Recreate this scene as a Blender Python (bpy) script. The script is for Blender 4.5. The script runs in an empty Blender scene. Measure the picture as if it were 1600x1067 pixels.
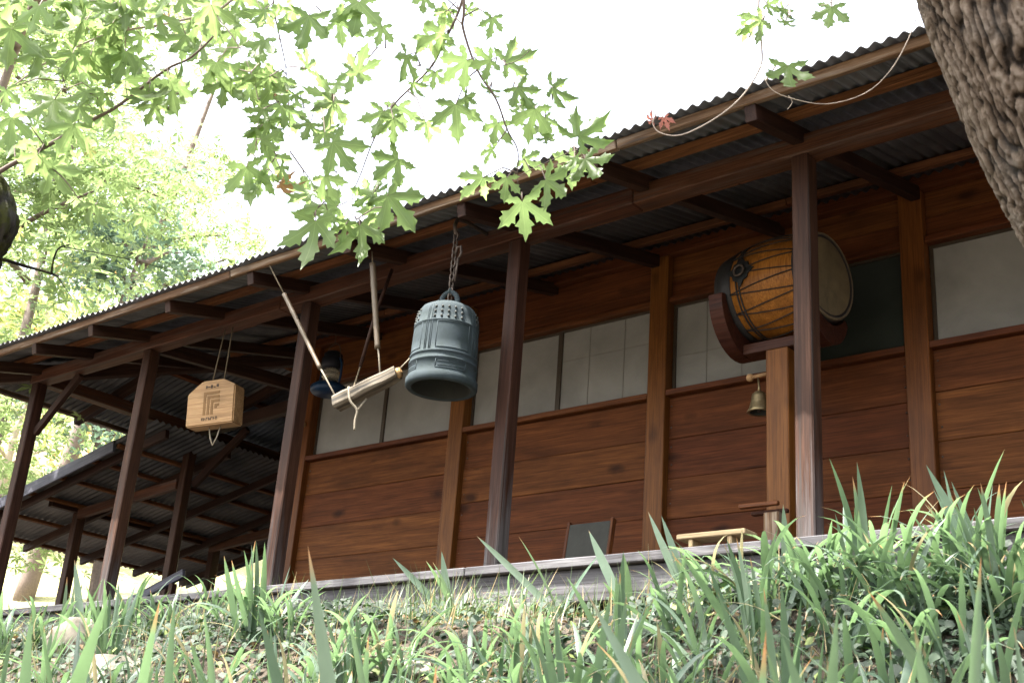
import bpy, bmesh, math, random
import numpy as np
from mathutils import Matrix, Vector, noise as mnoise
random.seed(7)
RNG = np.random.default_rng(11)
S = bpy.context.scene
COL = S.collection

# ------------------------------------------------------------------ camera, sky, sun, exposure
CR = Matrix(((0.7715870264559376, 0.18019573560236402, 0.6100679941413147),
             (0.6320852817167022, -0.3250757394244747, -0.7034159226764406),
             (0.0715657546735972, 0.9283616000828309, -0.3647232954578643)))
FPX = 1921.32
cam = bpy.data.cameras.new('camera')
cam.sensor_width = 36.0
cam.lens = FPX / 1600 * 36.0
cam.clip_start = 0.05
cam.clip_end = 3000
cam.dof.use_dof = True
cam.dof.focus_distance = 7.6
cam.dof.aperture_fstop = 10.0
camo = bpy.data.objects.new('camera', cam)
COL.objects.link(camo)
camo.matrix_world = CR.to_4x4()
S.camera = camo

SUN_EL = math.radians(66)
SUN_AZ = math.radians(205)          # compass-like: 0 = +Y, clockwise from above
sd = Vector((math.cos(SUN_EL) * math.sin(SUN_AZ), math.cos(SUN_EL) * math.cos(SUN_AZ), math.sin(SUN_EL)))
w = bpy.data.worlds.new('World')
S.world = w
w.use_nodes = True
nt = w.node_tree
for n in list(nt.nodes):
    nt.nodes.remove(n)
sky = nt.nodes.new('ShaderNodeTexSky')
sky.sky_type = 'NISHITA'
sky.sun_disc = False
sky.sun_elevation = SUN_EL
sky.sun_rotation = SUN_AZ
sky.air_density = 1.0
sky.dust_density = 6.0
sky.ozone_density = 1.0
bg = nt.nodes.new('ShaderNodeBackground')
bg.inputs['Strength'].default_value = 0.125
wo = nt.nodes.new('ShaderNodeOutputWorld')
hz = nt.nodes.new('ShaderNodeHueSaturation')      # bright hazy noon: the blue is veiled evenly over the whole sky
hz.inputs['Saturation'].default_value = 0.45
hz.inputs['Value'].default_value = 1.35
nt.links.new(sky.outputs[0], hz.inputs['Color'])
nt.links.new(hz.outputs[0], bg.inputs[0])
nt.links.new(bg.outputs[0], wo.inputs[0])
sun = bpy.data.lights.new('sun', 'SUN')
sun.energy = 5.0
sun.angle = math.radians(0.55)
sun.color = (1.0, 0.95, 0.87)
suno = bpy.data.objects.new('sun', sun)
COL.objects.link(suno)
suno.rotation_euler = (-sd).to_track_quat('-Z', 'Y').to_euler()
S.view_settings.view_transform = 'Standard'
S.view_settings.look = 'None'
S.view_settings.gamma = 1.0
S.view_settings.exposure = 2.6
S.view_settings.use_curve_mapping = False
S.render.engine = 'CYCLES'
S.cycles.max_bounces = 8
S.cycles.diffuse_bounces = 5
S.cycles.transparent_max_bounces = 8

# ------------------------------------------------------------------ helpers
WM = {}


def pix(px, py, d):
    """Point of the place seen at (px, py) of the 1600 x 1067 photograph, d metres deep (survey of the photograph)."""
    return CR @ Vector(((px - 800) / FPX * d, -(py - 533.5) / FPX * d, -d))


def link(o, parent=None, M=None):
    M = M or Matrix.Identity(4)
    COL.objects.link(o)
    if parent is not None:
        o.parent = parent
        o.matrix_parent_inverse = Matrix.Identity(4)
        o.matrix_basis = WM[parent.name].inverted() @ M
    else:
        o.matrix_basis = M
    WM[o.name] = M
    return o


def tag(o, label=None, cat=None, group=None, kind=None):
    if label: o['label'] = label
    if cat: o['category'] = cat
    if group: o['group'] = group
    if kind: o['kind'] = kind
    return o


def thing(name, label, cat, loc=(0, 0, 0), group=None):
    o = bpy.data.objects.new(name, None)
    o.empty_display_size = 0.1
    link(o, None, Matrix.Translation(loc))
    return tag(o, label, cat, group)


def mk(name, verts, faces, mat, smooth=False):
    me = bpy.data.meshes.new(name)
    me.from_pydata([tuple(v) for v in verts], [], faces)
    if isinstance(mat, (list, tuple)):
        for m in mat: me.materials.append(m)
    elif mat:
        me.materials.append(mat)
    if smooth:
        me.polygons.foreach_set('use_smooth', [True] * len(me.polygons))
    me.update()
    return me


def ob(name, me, parent=None, M=None):
    return link(bpy.data.objects.new(name, me), parent, M)


BOXC = {}


def box_mesh(l, w_, h, mat, bev=0.004):
    key = (round(l, 3), round(w_, 3), round(h, 3), mat.name, bev)
    if key in BOXC: return BOXC[key]
    bm = bmesh.new()
    bmesh.ops.create_cube(bm, size=1.0, matrix=Matrix.Diagonal((l, w_, h, 1)))
    if bev:
        bmesh.ops.bevel(bm, geom=bm.edges[:], offset=min(bev, 0.3 * min(l, w_, h)), segments=1, affect='EDGES', profile=0.5)
    me = bpy.data.meshes.new('piece')
    bm.to_mesh(me)
    bm.free()
    me.materials.append(mat)
    BOXC[key] = me
    return me


def frame(p0, p1, up=(0, 0, 1)):
    p0, p1 = Vector(p0), Vector(p1)
    x = (p1 - p0).normalized()
    u = Vector(up)
    y = u.cross(x)
    if y.length < 1e-4:
        y = Vector((0, 1, 0)).cross(x)
        if y.length < 1e-4: y = Vector((1, 0, 0)).cross(x)
    y.normalize()
    z = x.cross(y)
    M = Matrix((x, y, z)).transposed().to_4x4()
    M.translation = (p0 + p1) / 2
    return M, (p1 - p0).length


def beam(name, p0, p1, wd, ht, mat, parent, up=(0, 0, 1), bev=0.004):
    """Squared timber from p0 to p1: wd across, ht along 'up'; its mesh runs along local X."""
    M, L = frame(p0, p1, up)
    return ob(name, box_mesh(L, wd, ht, mat, bev), parent, M)


def tube_geo(pts, radii, n=8, caps=True, V=None, F=None):
    V = [] if V is None else V
    F = [] if F is None else F
    pts = [Vector(p) for p in pts]
    if not isinstance(radii, (list, tuple)): radii = [radii] * len(pts)
    base = len(V)
    prev = None
    for i, p in enumerate(pts):
        t = (pts[min(i + 1, len(pts) - 1)] - pts[max(i - 1, 0)]).normalized()
        if prev is None:
            a = Vector((0, 0, 1)) if abs(t.z) < 0.9 else Vector((1, 0, 0))
            nrm = t.cross(a).normalized()
        else:
            nrm = (prev - t * prev.dot(t)).normalized()
        prev = nrm
        b = t.cross(nrm)
        for k in range(n):
            a = 2 * math.pi * k / n
            V.append(p + (nrm * math.cos(a) + b * math.sin(a)) * radii[i])
    for i in range(len(pts) - 1):
        for k in range(n):
            F.append((base + i * n + k, base + i * n + (k + 1) % n, base + (i + 1) * n + (k + 1) % n, base + (i + 1) * n + k))
    if caps:
        F.append(tuple(base + k for k in range(n))[::-1])
        F.append(tuple(base + (len(pts) - 1) * n + k for k in range(n)))
    return V, F


def tube(name, pts, radii, mat, parent=None, n=8, label=None):
    V, F = tube_geo(pts, radii, n)
    return ob(name, mk(name, V, F, mat, True), parent)


def lathe_geo(profile, n=32, V=None, F=None, close=False):
    V = [] if V is None else V
    F = [] if F is None else F
    base = len(V)
    for r, z in profile:
        for k in range(n):
            a = 2 * math.pi * k / n
            V.append(Vector((r * math.cos(a), r * math.sin(a), z)))
    m = len(profile)
    for i in range(m if close else m - 1):
        j = (i + 1) % m
        for k in range(n):
            F.append((base + i * n + k, base + i * n + (k + 1) % n, base + j * n + (k + 1) % n, base + j * n + k))
    return V, F


def smooth_path(pts, k=4):
    pts = [Vector(p) for p in pts]
    out = []
    for i in range(len(pts) - 1):
        a = pts[max(i - 1, 0)]; b = pts[i]; c = pts[i + 1]; d = pts[min(i + 2, len(pts) - 1)]
        for j in range(k):
            t = j / k
            out.append(0.5 * ((2 * b) + (c - a) * t + (2 * a - 5 * b + 4 * c - d) * t * t + (3 * b - a - 3 * c + d) * t ** 3))
    out.append(pts[-1])
    return out


# ------------------------------------------------------------------ materials
def new_mat(name):
    m = bpy.data.materials.new(name)
    m.use_nodes = True
    t = m.node_tree
    b = t.nodes['Principled BSDF']
    return m, t, b, t.nodes['Material Output']


def nd(t, typ, **kw):
    n = t.nodes.new(typ)
    for k, v in kw.items():
        if k in n.inputs: n.inputs[k].default_value = v
        else: setattr(n, k, v)
    return n


def mixc(t, fac, a, b, blend='MIX'):
    n = t.nodes.new('ShaderNodeMix')
    n.data_type = 'RGBA'
    n.blend_type = blend
    for i, v in ((0, fac), (6, a), (7, b)):
        if isinstance(v, bpy.types.NodeSocket): t.links.new(v, n.inputs[i])
        elif i == 0: n.inputs[0].default_value = v
        else: n.inputs[i].default_value = (*v, 1) if len(v) == 3 else v
    return n.outputs[2]


def ramp(t, fac, stops):
    n = t.nodes.new('ShaderNodeValToRGB')
    e = n.color_ramp.elements
    while len(e) < len(stops): e.new(0.5)
    for k, (p, c) in enumerate(stops):
        e[k].position = p
        e[k].color = (*c, 1) if len(c) == 3 else c
    t.links.new(fac, n.inputs[0])
    return n.outputs[0]


def math_n(t, op, a, b=None, clamp=False):
    n = t.nodes.new('ShaderNodeMath')
    n.operation = op
    n.use_clamp = clamp
    for i, v in ((0, a), (1, b)):
        if v is None: continue
        if isinstance(v, bpy.types.NodeSocket): t.links.new(v, n.inputs[i])
        else: n.inputs[i].default_value = v
    return n.outputs[0]


def obj_coords(t, scale, rnd=37.0):
    tc = nd(t, 'ShaderNodeTexCoord')
    oi = nd(t, 'ShaderNodeObjectInfo')
    ad = nd(t, 'ShaderNodeVectorMath', operation='MULTIPLY_ADD')
    t.links.new(oi.outputs['Random'], ad.inputs[0])
    ad.inputs[1].default_value = (rnd, rnd * 0.7, rnd * 1.3)
    t.links.new(tc.outputs['Object'], ad.inputs[2])
    mp = nd(t, 'ShaderNodeMapping')
    mp.inputs['Scale'].default_value = scale
    t.links.new(ad.outputs[0], mp.inputs[0])
    return tc, oi, ad.outputs[0], mp.outputs[0]


def noise_tex(t, vec, scale=1, detail=5, rough=0.6, dist=0.0):
    n = nd(t, 'ShaderNodeTexNoise')
    n.inputs['Scale'].default_value = scale
    n.inputs['Detail'].default_value = detail
    n.inputs['Roughness'].default_value = rough
    n.inputs['Distortion'].default_value = dist
    if vec is not None: t.links.new(vec, n.inputs['Vector'])
    return n.outputs['Fac']


def wood(name, dark, mid, light, knots=0.6, grey=None, grey_end=0.0, rough=0.62, vary=0.35, bump=0.35, cracks=0.0):
    m, t, b, out = new_mat(name)
    tc, oi, raw, v = obj_coords(t, (0.42, 13, 13))
    g = noise_tex(t, v, 2.4, 8, 0.68, 0.9)
    col = ramp(t, g, [(0.28, dark), (0.5, mid), (0.72, light)])
    mp = nd(t, 'ShaderNodeMapping'); mp.inputs['Scale'].default_value = (3.0, 120, 120)
    t.links.new(raw, mp.inputs[0])
    fine = noise_tex(t, mp.outputs[0], 1.0, 4, 0.65, 0.2)
    fr = ramp(t, fine, [(0.32, (0.42, 0.36, 0.33)), (0.52, (1, 1, 1)), (0.75, (1.3, 1.27, 1.22))])
    col = mixc(t, 0.75, col, fr, 'MULTIPLY')
    if knots:
        mk_ = nd(t, 'ShaderNodeMapping'); mk_.inputs['Scale'].default_value = (2.0, 4.2, 4.2)
        t.links.new(raw, mk_.inputs[0])
        vo = nd(t, 'ShaderNodeTexVoronoi'); vo.inputs['Scale'].default_value = 1.0
        wob = nd(t, 'ShaderNodeVectorMath', operation='MULTIPLY_ADD')
        nn = nd(t, 'ShaderNodeTexNoise'); nn.inputs['Scale'].default_value = 9
        t.links.new(raw, nn.inputs['Vector'])
        t.links.new(nn.outputs['Color'], wob.inputs[0]); wob.inputs[1].default_value = (0.14, 0.14, 0.14)
        t.links.new(mk_.outputs[0], wob.inputs[2])
        t.links.new(wob.outputs[0], vo.inputs['Vector'])
        k = ramp(t, vo.outputs['Distance'], [(0.07, (knots, knots, knots)), (0.21, (0, 0, 0))])
        col = mixc(t, k, col, tuple(c * 0.22 for c in dark))
    # board-to-board colour, and blotchy weather stains
    vr = math_n(t, 'MULTIPLY_ADD', oi.outputs['Random'], 2 * vary)
    vr.node.inputs[2].default_value = 1 - vary
    hs = nd(t, 'ShaderNodeHueSaturation'); t.links.new(vr, hs.inputs['Value'])
    h2 = math_n(t, 'MULTIPLY_ADD', oi.outputs['Random'], 0.012); h2.node.inputs[2].default_value = 0.495
    t.links.new(h2, hs.inputs['Hue']); t.links.new(col, hs.inputs['Color'])
    col = hs.outputs[0]
    ms = nd(t, 'ShaderNodeMapping'); ms.inputs['Scale'].default_value = (1.1, 4.5, 4.5)
    t.links.new(raw, ms.inputs[0])
    st = noise_tex(t, ms.outputs[0], 1.3, 5, 0.62, 0.4)
    col = mixc(t, ramp(t, st, [(0.42, (0, 0, 0)), (0.68, (0.55, 0.55, 0.55))]), col, tuple(c * 0.55 for c in dark))
    if grey:
        mg = nd(t, 'ShaderNodeMapping'); mg.inputs['Scale'].default_value = (0.8, 16, 16)
        t.links.new(raw, mg.inputs[0])
        gn = noise_tex(t, mg.outputs[0], 1.2, 6, 0.7, 0.5)
        if grey_end:
            sx = nd(t, 'ShaderNodeSeparateXYZ'); t.links.new(tc.outputs['Object'], sx.inputs[0])
            e = math_n(t, 'MULTIPLY_ADD', sx.outputs[0], -grey_end); e.node.inputs[2].default_value = -0.22
            gn = math_n(t, 'ADD', gn, e)
        gf = ramp(t, gn, [(0.5, (0, 0, 0)), (0.72, (0.8, 0.8, 0.8))])
        gcol = mixc(t, 0.9, grey, fr, 'MULTIPLY')
        col = mixc(t, gf, col, gcol)
    if cracks:
        mc = nd(t, 'ShaderNodeMapping'); mc.inputs['Scale'].default_value = (0.5, 26, 26)
        t.links.new(raw, mc.inputs[0])
        cn = noise_tex(t, mc.outputs[0], 1.0, 3, 0.5, 0.6)
        cf = ramp(t, cn, [(0.36, (cracks,) * 3), (0.41, (0, 0, 0))])
        col = mixc(t, cf, col, (0.03, 0.028, 0.026))
    t.links.new(col, b.inputs['Base Color'])
    b.inputs['Roughness'].default_value = rough
    b.inputs['Specular IOR Level'].default_value = 0.16
    hh = mixc(t, 0.5, fine.node.outputs['Color'], g.node.outputs['Color'])
    bp = nd(t, 'ShaderNodeBump'); bp.inputs['Strength'].default_value = bump; bp.inputs['Distance'].default_value = 0.006
    t.links.new(hh, bp.inputs['Height']); t.links.new(bp.outputs[0], b.inputs['Normal'])
    return m


def plain(name, col, rough=0.6, metal=0.0, var=0.25, scale=12, bump=0.0, col2=None, spec=0.4):
    m, t, b, out = new_mat(name)
    tc, oi, raw, v = obj_coords(t, (1, 1, 1))
    n = noise_tex(t, v, scale, 6, 0.65, 0.3)
    c2 = col2 or tuple(c * (1 - var) for c in col)
    c = ramp(t, n, [(0.32, c2), (0.66, col)])
    t.links.new(c, b.inputs['Base Color'])
    b.inputs['Roughness'].default_value = rough
    b.inputs['Metallic'].default_value = metal
    b.inputs['Specular IOR Level'].default_value = spec
    if bump:
        bp = nd(t, 'ShaderNodeBump'); bp.inputs['Strength'].default_value = bump; bp.inputs['Distance'].default_value = 0.01
        t.links.new(n, bp.inputs['Height']); t.links.new(bp.outputs[0], b.inputs['Normal'])
    return m


def leaf_mat(name, dark, light, trans, tfac=0.5, rough=0.45, island=True, tip=None, veins=False, dry=None, dry_amt=0.0):
    m, t, b, out = new_mat(name)
    if island:
        gi = nd(t, 'ShaderNodeNewGeometry'); r = gi.outputs['Random Per Island']
    else:
        oi = nd(t, 'ShaderNodeObjectInfo'); r = oi.outputs['Random']
    tc = nd(t, 'ShaderNodeTexCoord')
    n = noise_tex(t, tc.outputs['Object'], 14 if not island else 3, 3)
    rr = math_n(t, 'ADD', math_n(t, 'MULTIPLY', r, 0.65), math_n(t, 'MULTIPLY', n, 0.35))
    col = ramp(t, rr, [(0.1, dark), (0.85, light)])
    tcol = ramp(t, rr, [(0.1, tuple(c * 0.7 for c in trans)), (0.85, trans)])
    if dry:
        df = ramp(t, r, [(1 - dry_amt - 0.002, (0, 0, 0)), (1 - dry_amt, (1, 1, 1))])
        col = mixc(t, df, col, dry); tcol = mixc(t, df, tcol, dry)
    if veins or tip:
        uv = nd(t, 'ShaderNodeUVMap')
        sx = nd(t, 'ShaderNodeSeparateXYZ'); t.links.new(uv.outputs[0], sx.inputs[0])
        if veins:
            vf = ramp(t, sx.outputs[0], [(0.0, (0.75,) * 3), (0.09, (0, 0, 0))])
            col = mixc(t, vf, col, (0.2, 0.26, 0.09)); tcol = mixc(t, vf, tcol, tuple(c * 1.2 for c in trans))
        if tip:
            hi = math_n(t, 'ADD', sx.outputs[1], math_n(t, 'MULTIPLY', r, 0.22))
            tf = ramp(t, hi, [(1.06, (0, 0, 0)), (1.12, (1, 1, 1))])
            hi.node.inputs[0]
            hi2 = math_n(t, 'MULTIPLY', hi, 0.82)
            t.links.new(hi2, tf.node.inputs[0])
            tf.node.color_ramp.elements[0].position = 0.88; tf.node.color_ramp.elements[1].position = 0.95
            col = mixc(t, tf, col, tip); tcol = mixc(t, tf, tcol, tip)
            # parallel veins along the blade
            wv = math_n(t, 'SINE', math_n(t, 'MULTIPLY', sx.outputs[0], 70.0))
            wf = math_n(t, 'MULTIPLY_ADD', wv, 0.10); wf.node.inputs[2].default_value = 0.12
            col = mixc(t, wf, col, tuple(c * 0.55 for c in dark))
    t.links.new(col, b.inputs['Base Color'])
    b.inputs['Roughness'].default_value = rough
    b.inputs['Specular IOR Level'].default_value = 0.45
    tr = nd(t, 'ShaderNodeBsdfTranslucent'); t.links.new(tcol, tr.inputs['Color'])
    mx = nd(t, 'ShaderNodeMixShader'); mx.inputs[0].default_value = tfac
    t.links.new(b.outputs[0], mx.inputs[1]); t.links.new(tr.outputs[0], mx.inputs[2])
    t.links.new(mx.outputs[0], out.inputs[0])
    return m


W_BOARD = wood('redwood_boards', (0.068, 0.0205, 0.0058), (0.116, 0.0365, 0.0100), (0.175, 0.059, 0.0170), knots=0.85, vary=0.17, rough=0.68)
W_POSTW = wood('wall_post_wood', (0.105, 0.035, 0.0082), (0.14, 0.048, 0.0115), (0.175, 0.064, 0.016), knots=0.5, vary=0.15, rough=0.45)
W_TRIM = wood('trim_wood', (0.06, 0.019, 0.007), (0.12, 0.038, 0.013), (0.16, 0.055, 0.019), knots=0.2, vary=0.2, rough=0.5)
W_PORCH = wood('porch_post_wood', (0.018, 0.0075, 0.0048), (0.040, 0.0168, 0.0100), (0.066, 0.030, 0.0185), knots=0.5, grey=(0.080, 0.076, 0.078), grey_end=0.36, vary=0.15, cracks=0.6)
W_BEAM = wood('beam_wood', (0.03, 0.012, 0.007), (0.07, 0.027, 0.014), (0.115, 0.046, 0.023), knots=0.4, grey=(0.10, 0.08, 0.07), vary=0.15, cracks=0.4)
W_RAFT = wood('rafter_wood', (0.014, 0.007, 0.005), (0.032, 0.014, 0.009), (0.052, 0.024, 0.015), knots=0.3, vary=0.2)
W_PURL = wood('purlin_wood', (0.055, 0.021, 0.008), (0.135, 0.052, 0.021), (0.22, 0.092, 0.038), knots=0.3, vary=0.3)
W_FASC = wood('fascia_wood', (0.08, 0.042, 0.022), (0.14, 0.08, 0.043), (0.21, 0.135, 0.08), knots=0.5, grey=(0.38, 0.33, 0.27), vary=0.2, cracks=0.7)
W_DECK = wood('weathered_deck_wood', (0.045, 0.044, 0.048), (0.082, 0.080, 0.086), (0.14, 0.138, 0.144), knots=0.25, vary=0.15, rough=0.8, cracks=0.8, bump=0.7)
W_BLUE = wood('greyed_fascia_wood', (0.05, 0.05, 0.066), (0.085, 0.085, 0.11), (0.13, 0.13, 0.16), knots=0.2, vary=0.1, cracks=0.6)
W_PALE = wood('pale_board_wood', (0.25, 0.145, 0.06), (0.35, 0.215, 0.10), (0.42, 0.28, 0.14), knots=0.3, vary=0.05, rough=0.5)
W_BENCH = wood('bench_wood', (0.34, 0.25, 0.13), (0.46, 0.35, 0.20), (0.54, 0.43, 0.27), knots=0, vary=0.05, rough=0.5)
W_LOG = wood('driftwood', (0.065, 0.053, 0.039), (0.125, 0.104, 0.080), (0.20, 0.172, 0.135), knots=0.2, vary=0.05, cracks=0.8)
W_BAMB = plain('dry_bamboo', (0.10, 0.07, 0.042), 0.5, var=0.35, scale=9)
W_DRUM = wood('drum_wood', (0.16, 0.055, 0.010), (0.25, 0.09, 0.016), (0.31, 0.125, 0.024), knots=0.1, vary=0.05, rough=0.4)
W_CRAD = wood('cradle_wood', (0.025, 0.009, 0.006), (0.055, 0.019, 0.011), (0.085, 0.03, 0.017), knots=0.2, vary=0.05, rough=0.45)
M_CARVE = plain('burnt_carving', (0.17, 0.09, 0.03), 0.8)
M_INK = plain('dark_ink', (0.05, 0.03, 0.018), 0.8)
M_PANE = None


def pane_mat(name, col, grid, rough=0.22):
    m, t, b, out = new_mat(name)
    tc, oi, raw, v = obj_coords(t, (1, 1, 1))
    n = noise_tex(t, v, 2.2, 5, 0.6, 0.4)
    c = ramp(t, n, [(0.3, tuple(x * 0.72 for x in col)), (0.7, col)])
    fs = nd(t, 'ShaderNodeMapping'); fs.inputs['Scale'].default_value = (1.5, 40, 1.5); t.links.new(raw, fs.inputs[0])
    c = mixc(t, 0.10, c, noise_tex(t, fs.outputs[0], 30, 3).node.outputs['Color'], 'MULTIPLY')
    t.links.new(c, b.inputs['Base Color'])
    b.inputs['Roughness'].default_value = rough
    b.inputs['Specular IOR Level'].default_value = 0.5
    b.inputs['Coat Weight'].default_value = 0.25
    b.inputs['Coat Roughness'].default_value = 0.06
    return m


M_PANE = pane_mat('papered_window_pane', (0.30, 0.295, 0.27), True)
M_DARKPANE = pane_mat('dark_window_pane', (0.035, 0.042, 0.035), False, 0.1)
M_SEAM = plain('paper_seam', (0.21, 0.20, 0.175), 0.8)
M_WFRAME = plain('window_frame_paint', (0.055, 0.04, 0.025), 0.5)
M_BRONZE = plain('bronze_patina', (0.031, 0.042, 0.050), 0.85, 0.0, 0.4, 9, 0.25, (0.020, 0.029, 0.030), 0.2)
M_BRONZED = plain('bronze_inside', (0.035, 0.038, 0.035), 0.7, 0.2, 0.3, 6)
M_IRON = plain('rusted_iron', (0.11, 0.085, 0.07), 0.6, 0.6, 0.5, 30, 0.2)
M_BRASS = plain('old_brass', (0.30, 0.23, 0.12), 0.4, 0.7, 0.5, 20)
M_ROPE = plain('cotton_rope', (0.28, 0.24, 0.18), 0.9, 0, 0.3, 60, 0.4)
M_ROPE2 = plain('brown_cord', (0.13, 0.10, 0.06), 0.9, 0, 0.3, 60, 0.4)
M_CORD = plain('black_cord', (0.02, 0.016, 0.014), 0.8)
M_RIM = plain('drum_rim_hide', (0.022, 0.020, 0.020), 0.55, 0, 0.5, 20, 0.2)
M_SKIN = plain('drum_skin', (0.17, 0.135, 0.075), 0.6, 0, 0.3, 5, 0.05, (0.075, 0.06, 0.035))
M_DPLATE = plain('black_iron_plate', (0.022, 0.024, 0.024), 0.5, 0.5, 0.3, 20)
M_LANT = plain('blue_lantern_enamel', (0.010, 0.04, 0.10), 0.35, 0.2, 0.3, 20)
M_LANTD = plain('dark_lantern_metal', (0.02, 0.022, 0.03), 0.5, 0.5)
M_GREEN = plain('slate_cloth', (0.045, 0.045, 0.038), 0.8)
M_STONE = plain('bank_stone', (0.19, 0.17, 0.135), 0.9, 0, 0.5, 5, 0.8, (0.08, 0.072, 0.055))
M_LITTER = leaf_mat('dry_leaf', (0.12, 0.065, 0.03), (0.30, 0.21, 0.115), (0.2, 0.13, 0.05), 0.15, 0.7)
M_MAPLE = leaf_mat('maple_leaf', (0.080, 0.135, 0.040), (0.11, 0.175, 0.052), (0.33, 0.46, 0.16), 0.66, 0.42, island=False, veins=True)
M_MAPLEDRY = leaf_mat('withered_leaf', (0.30, 0.17, 0.08), (0.42, 0.26, 0.12), (0.50, 0.27, 0.10), 0.5, 0.6, island=False)
M_MAPLERED = leaf_mat('red_bud_leaf', (0.35, 0.13, 0.10), (0.40, 0.16, 0.13), (0.5, 0.2, 0.15), 0.5, 0.6, island=False)
M_CROWN = leaf_mat('maple_crown_leaf', (0.05, 0.11, 0.025), (0.10, 0.19, 0.05), (0.22, 0.42, 0.08), 0.5, 0.4)
M_TREE1 = leaf_mat('bay_tree_leaf', (0.085, 0.125, 0.055), (0.15, 0.20, 0.10), (0.31, 0.42, 0.16), 0.58, 0.32, dry=(0.35, 0.18, 0.06), dry_amt=0.003)  # leaf colours lightened to stand in for a bright glare haze
M_TREE2 = leaf_mat('hillside_leaf', (0.09, 0.13, 0.04), (0.22, 0.26, 0.10), (0.35, 0.42, 0.12), 0.5, 0.5, dry=(0.38, 0.24, 0.10), dry_amt=0.05)
M_TREE3 = leaf_mat('blue_sheen_leaf', (0.06, 0.10, 0.075), (0.11, 0.165, 0.13), (0.24, 0.36, 0.24), 0.45, 0.22)  # blue sheen of the sky painted into the leaf colour
M_IRIS = leaf_mat('iris_blade', (0.046, 0.085, 0.056), (0.165, 0.215, 0.165), (0.18, 0.30, 0.125), 0.40, 0.34, island=False, tip=(0.42, 0.22, 0.10))
M_STRAW = leaf_mat('pale_blade', (0.19, 0.18, 0.10), (0.30, 0.26, 0.155), (0.4, 0.36, 0.2), 0.35, 0.5, island=False, tip=(0.42, 0.25, 0.12))
M_GRASS = leaf_mat('fine_grass', (0.045, 0.08, 0.035), (0.13, 0.17, 0.085), (0.16, 0.24, 0.08), 0.4, 0.45, dry=(0.42, 0.33, 0.18), dry_amt=0.18)
M_IVY = leaf_mat('ivy_leaf', (0.005, 0.014, 0.007), (0.020, 0.043, 0.018), (0.035, 0.08, 0.018), 0.18, 0.65, dry=(0.10, 0.13, 0.035), dry_amt=0.05)


def tin_mat():
    m, t, b, out = new_mat('old_corrugated_tin')
    tc = nd(t, 'ShaderNodeTexCoord'); oi = nd(t, 'ShaderNodeObjectInfo')
    n = noise_tex(t, tc.outputs['Object'], 1.7, 7, 0.65, 0.5)
    c = ramp(t, n, [(0.3, (0.030, 0.030, 0.033)), (0.55, (0.072, 0.072, 0.077)), (0.75, (0.14, 0.136, 0.132))])
    n2 = noise_tex(t, tc.outputs['Object'], 5.5, 6, 0.7)
    rf = ramp(t, n2, [(0.56, (0, 0, 0)), (0.75, (0.55, 0.55, 0.55))])
    c = mixc(t, rf, c, (0.05, 0.025, 0.014))
    hs = nd(t, 'ShaderNodeHueSaturation')
    v = math_n(t, 'MULTIPLY_ADD', oi.outputs['Random'], 0.5); v.node.inputs[2].default_value = 0.75
    t.links.new(v, hs.inputs['Value']); t.links.new(c, hs.inputs['Color'])
    t.links.new(hs.outputs[0], b.inputs['Base Color'])
    b.inputs['Metallic'].default_value = 0.35
    b.inputs['Roughness'].default_value = 0.5
    return m


M_TIN = tin_mat()


def bark_mat(name, dark, mid, light, moss=None):
    m, t, b, out = new_mat(name)
    tc = nd(t, 'ShaderNodeTexCoord')
    at = nd(t, 'ShaderNodeAttribute', attribute_name='ridge')
    n = noise_tex(t, tc.outputs['Object'], 42, 8, 0.78, 0.6)
    n2 = noise_tex(t, tc.outputs['Object'], 5, 4, 0.6)
    f = math_n(t, 'ADD', math_n(t, 'MULTIPLY', at.outputs['Fac'], 0.6), math_n(t, 'MULTIPLY', n, 0.45))
    c = ramp(t, f, [(0.42, dark), (0.64, mid), (0.88, light)])  # low ridge heights coloured darker: furrow shade painted into the bark
    c = mixc(t, ramp(t, n2, [(0.55, (0, 0, 0)), (0.7, (0.3,) * 3)]), c, (0.15, 0.15, 0.145))
    if moss:
        n3 = noise_tex(t, tc.outputs['Object'], 9, 5, 0.7)
        c = mixc(t, ramp(t, n3, [(0.5, (0, 0, 0)), (0.62, (0.9,) * 3)]), c, moss)
    t.links.new(c, b.inputs['Base Color'])
    b.inputs['Roughness'].default_value = 0.9
    b.inputs['Specular IOR Level'].default_value = 0.15
    bp = nd(t, 'ShaderNodeBump'); bp.inputs['Strength'].default_value = 1.0; bp.inputs['Distance'].default_value = 0.02
    t.links.new(n, bp.inputs['Height']); t.links.new(bp.outputs[0], b.inputs['Normal'])
    return m


M_BARK = bark_mat('furrowed_bark', (0.022, 0.016, 0.011), (0.15, 0.113, 0.082), (0.29, 0.24, 0.19))
M_BARKM = bark_mat('mossy_bark', (0.012, 0.010, 0.008), (0.035, 0.030, 0.024), (0.075, 0.068, 0.055), moss=(0.06, 0.065, 0.015))
M_TWIG = plain('twig_bark', (0.16, 0.12, 0.10), 0.8, 0, 0.35, 30)
M_TWIGP = plain('pale_twig_bark', (0.38, 0.32, 0.27), 0.8, 0, 0.3, 30)


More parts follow.
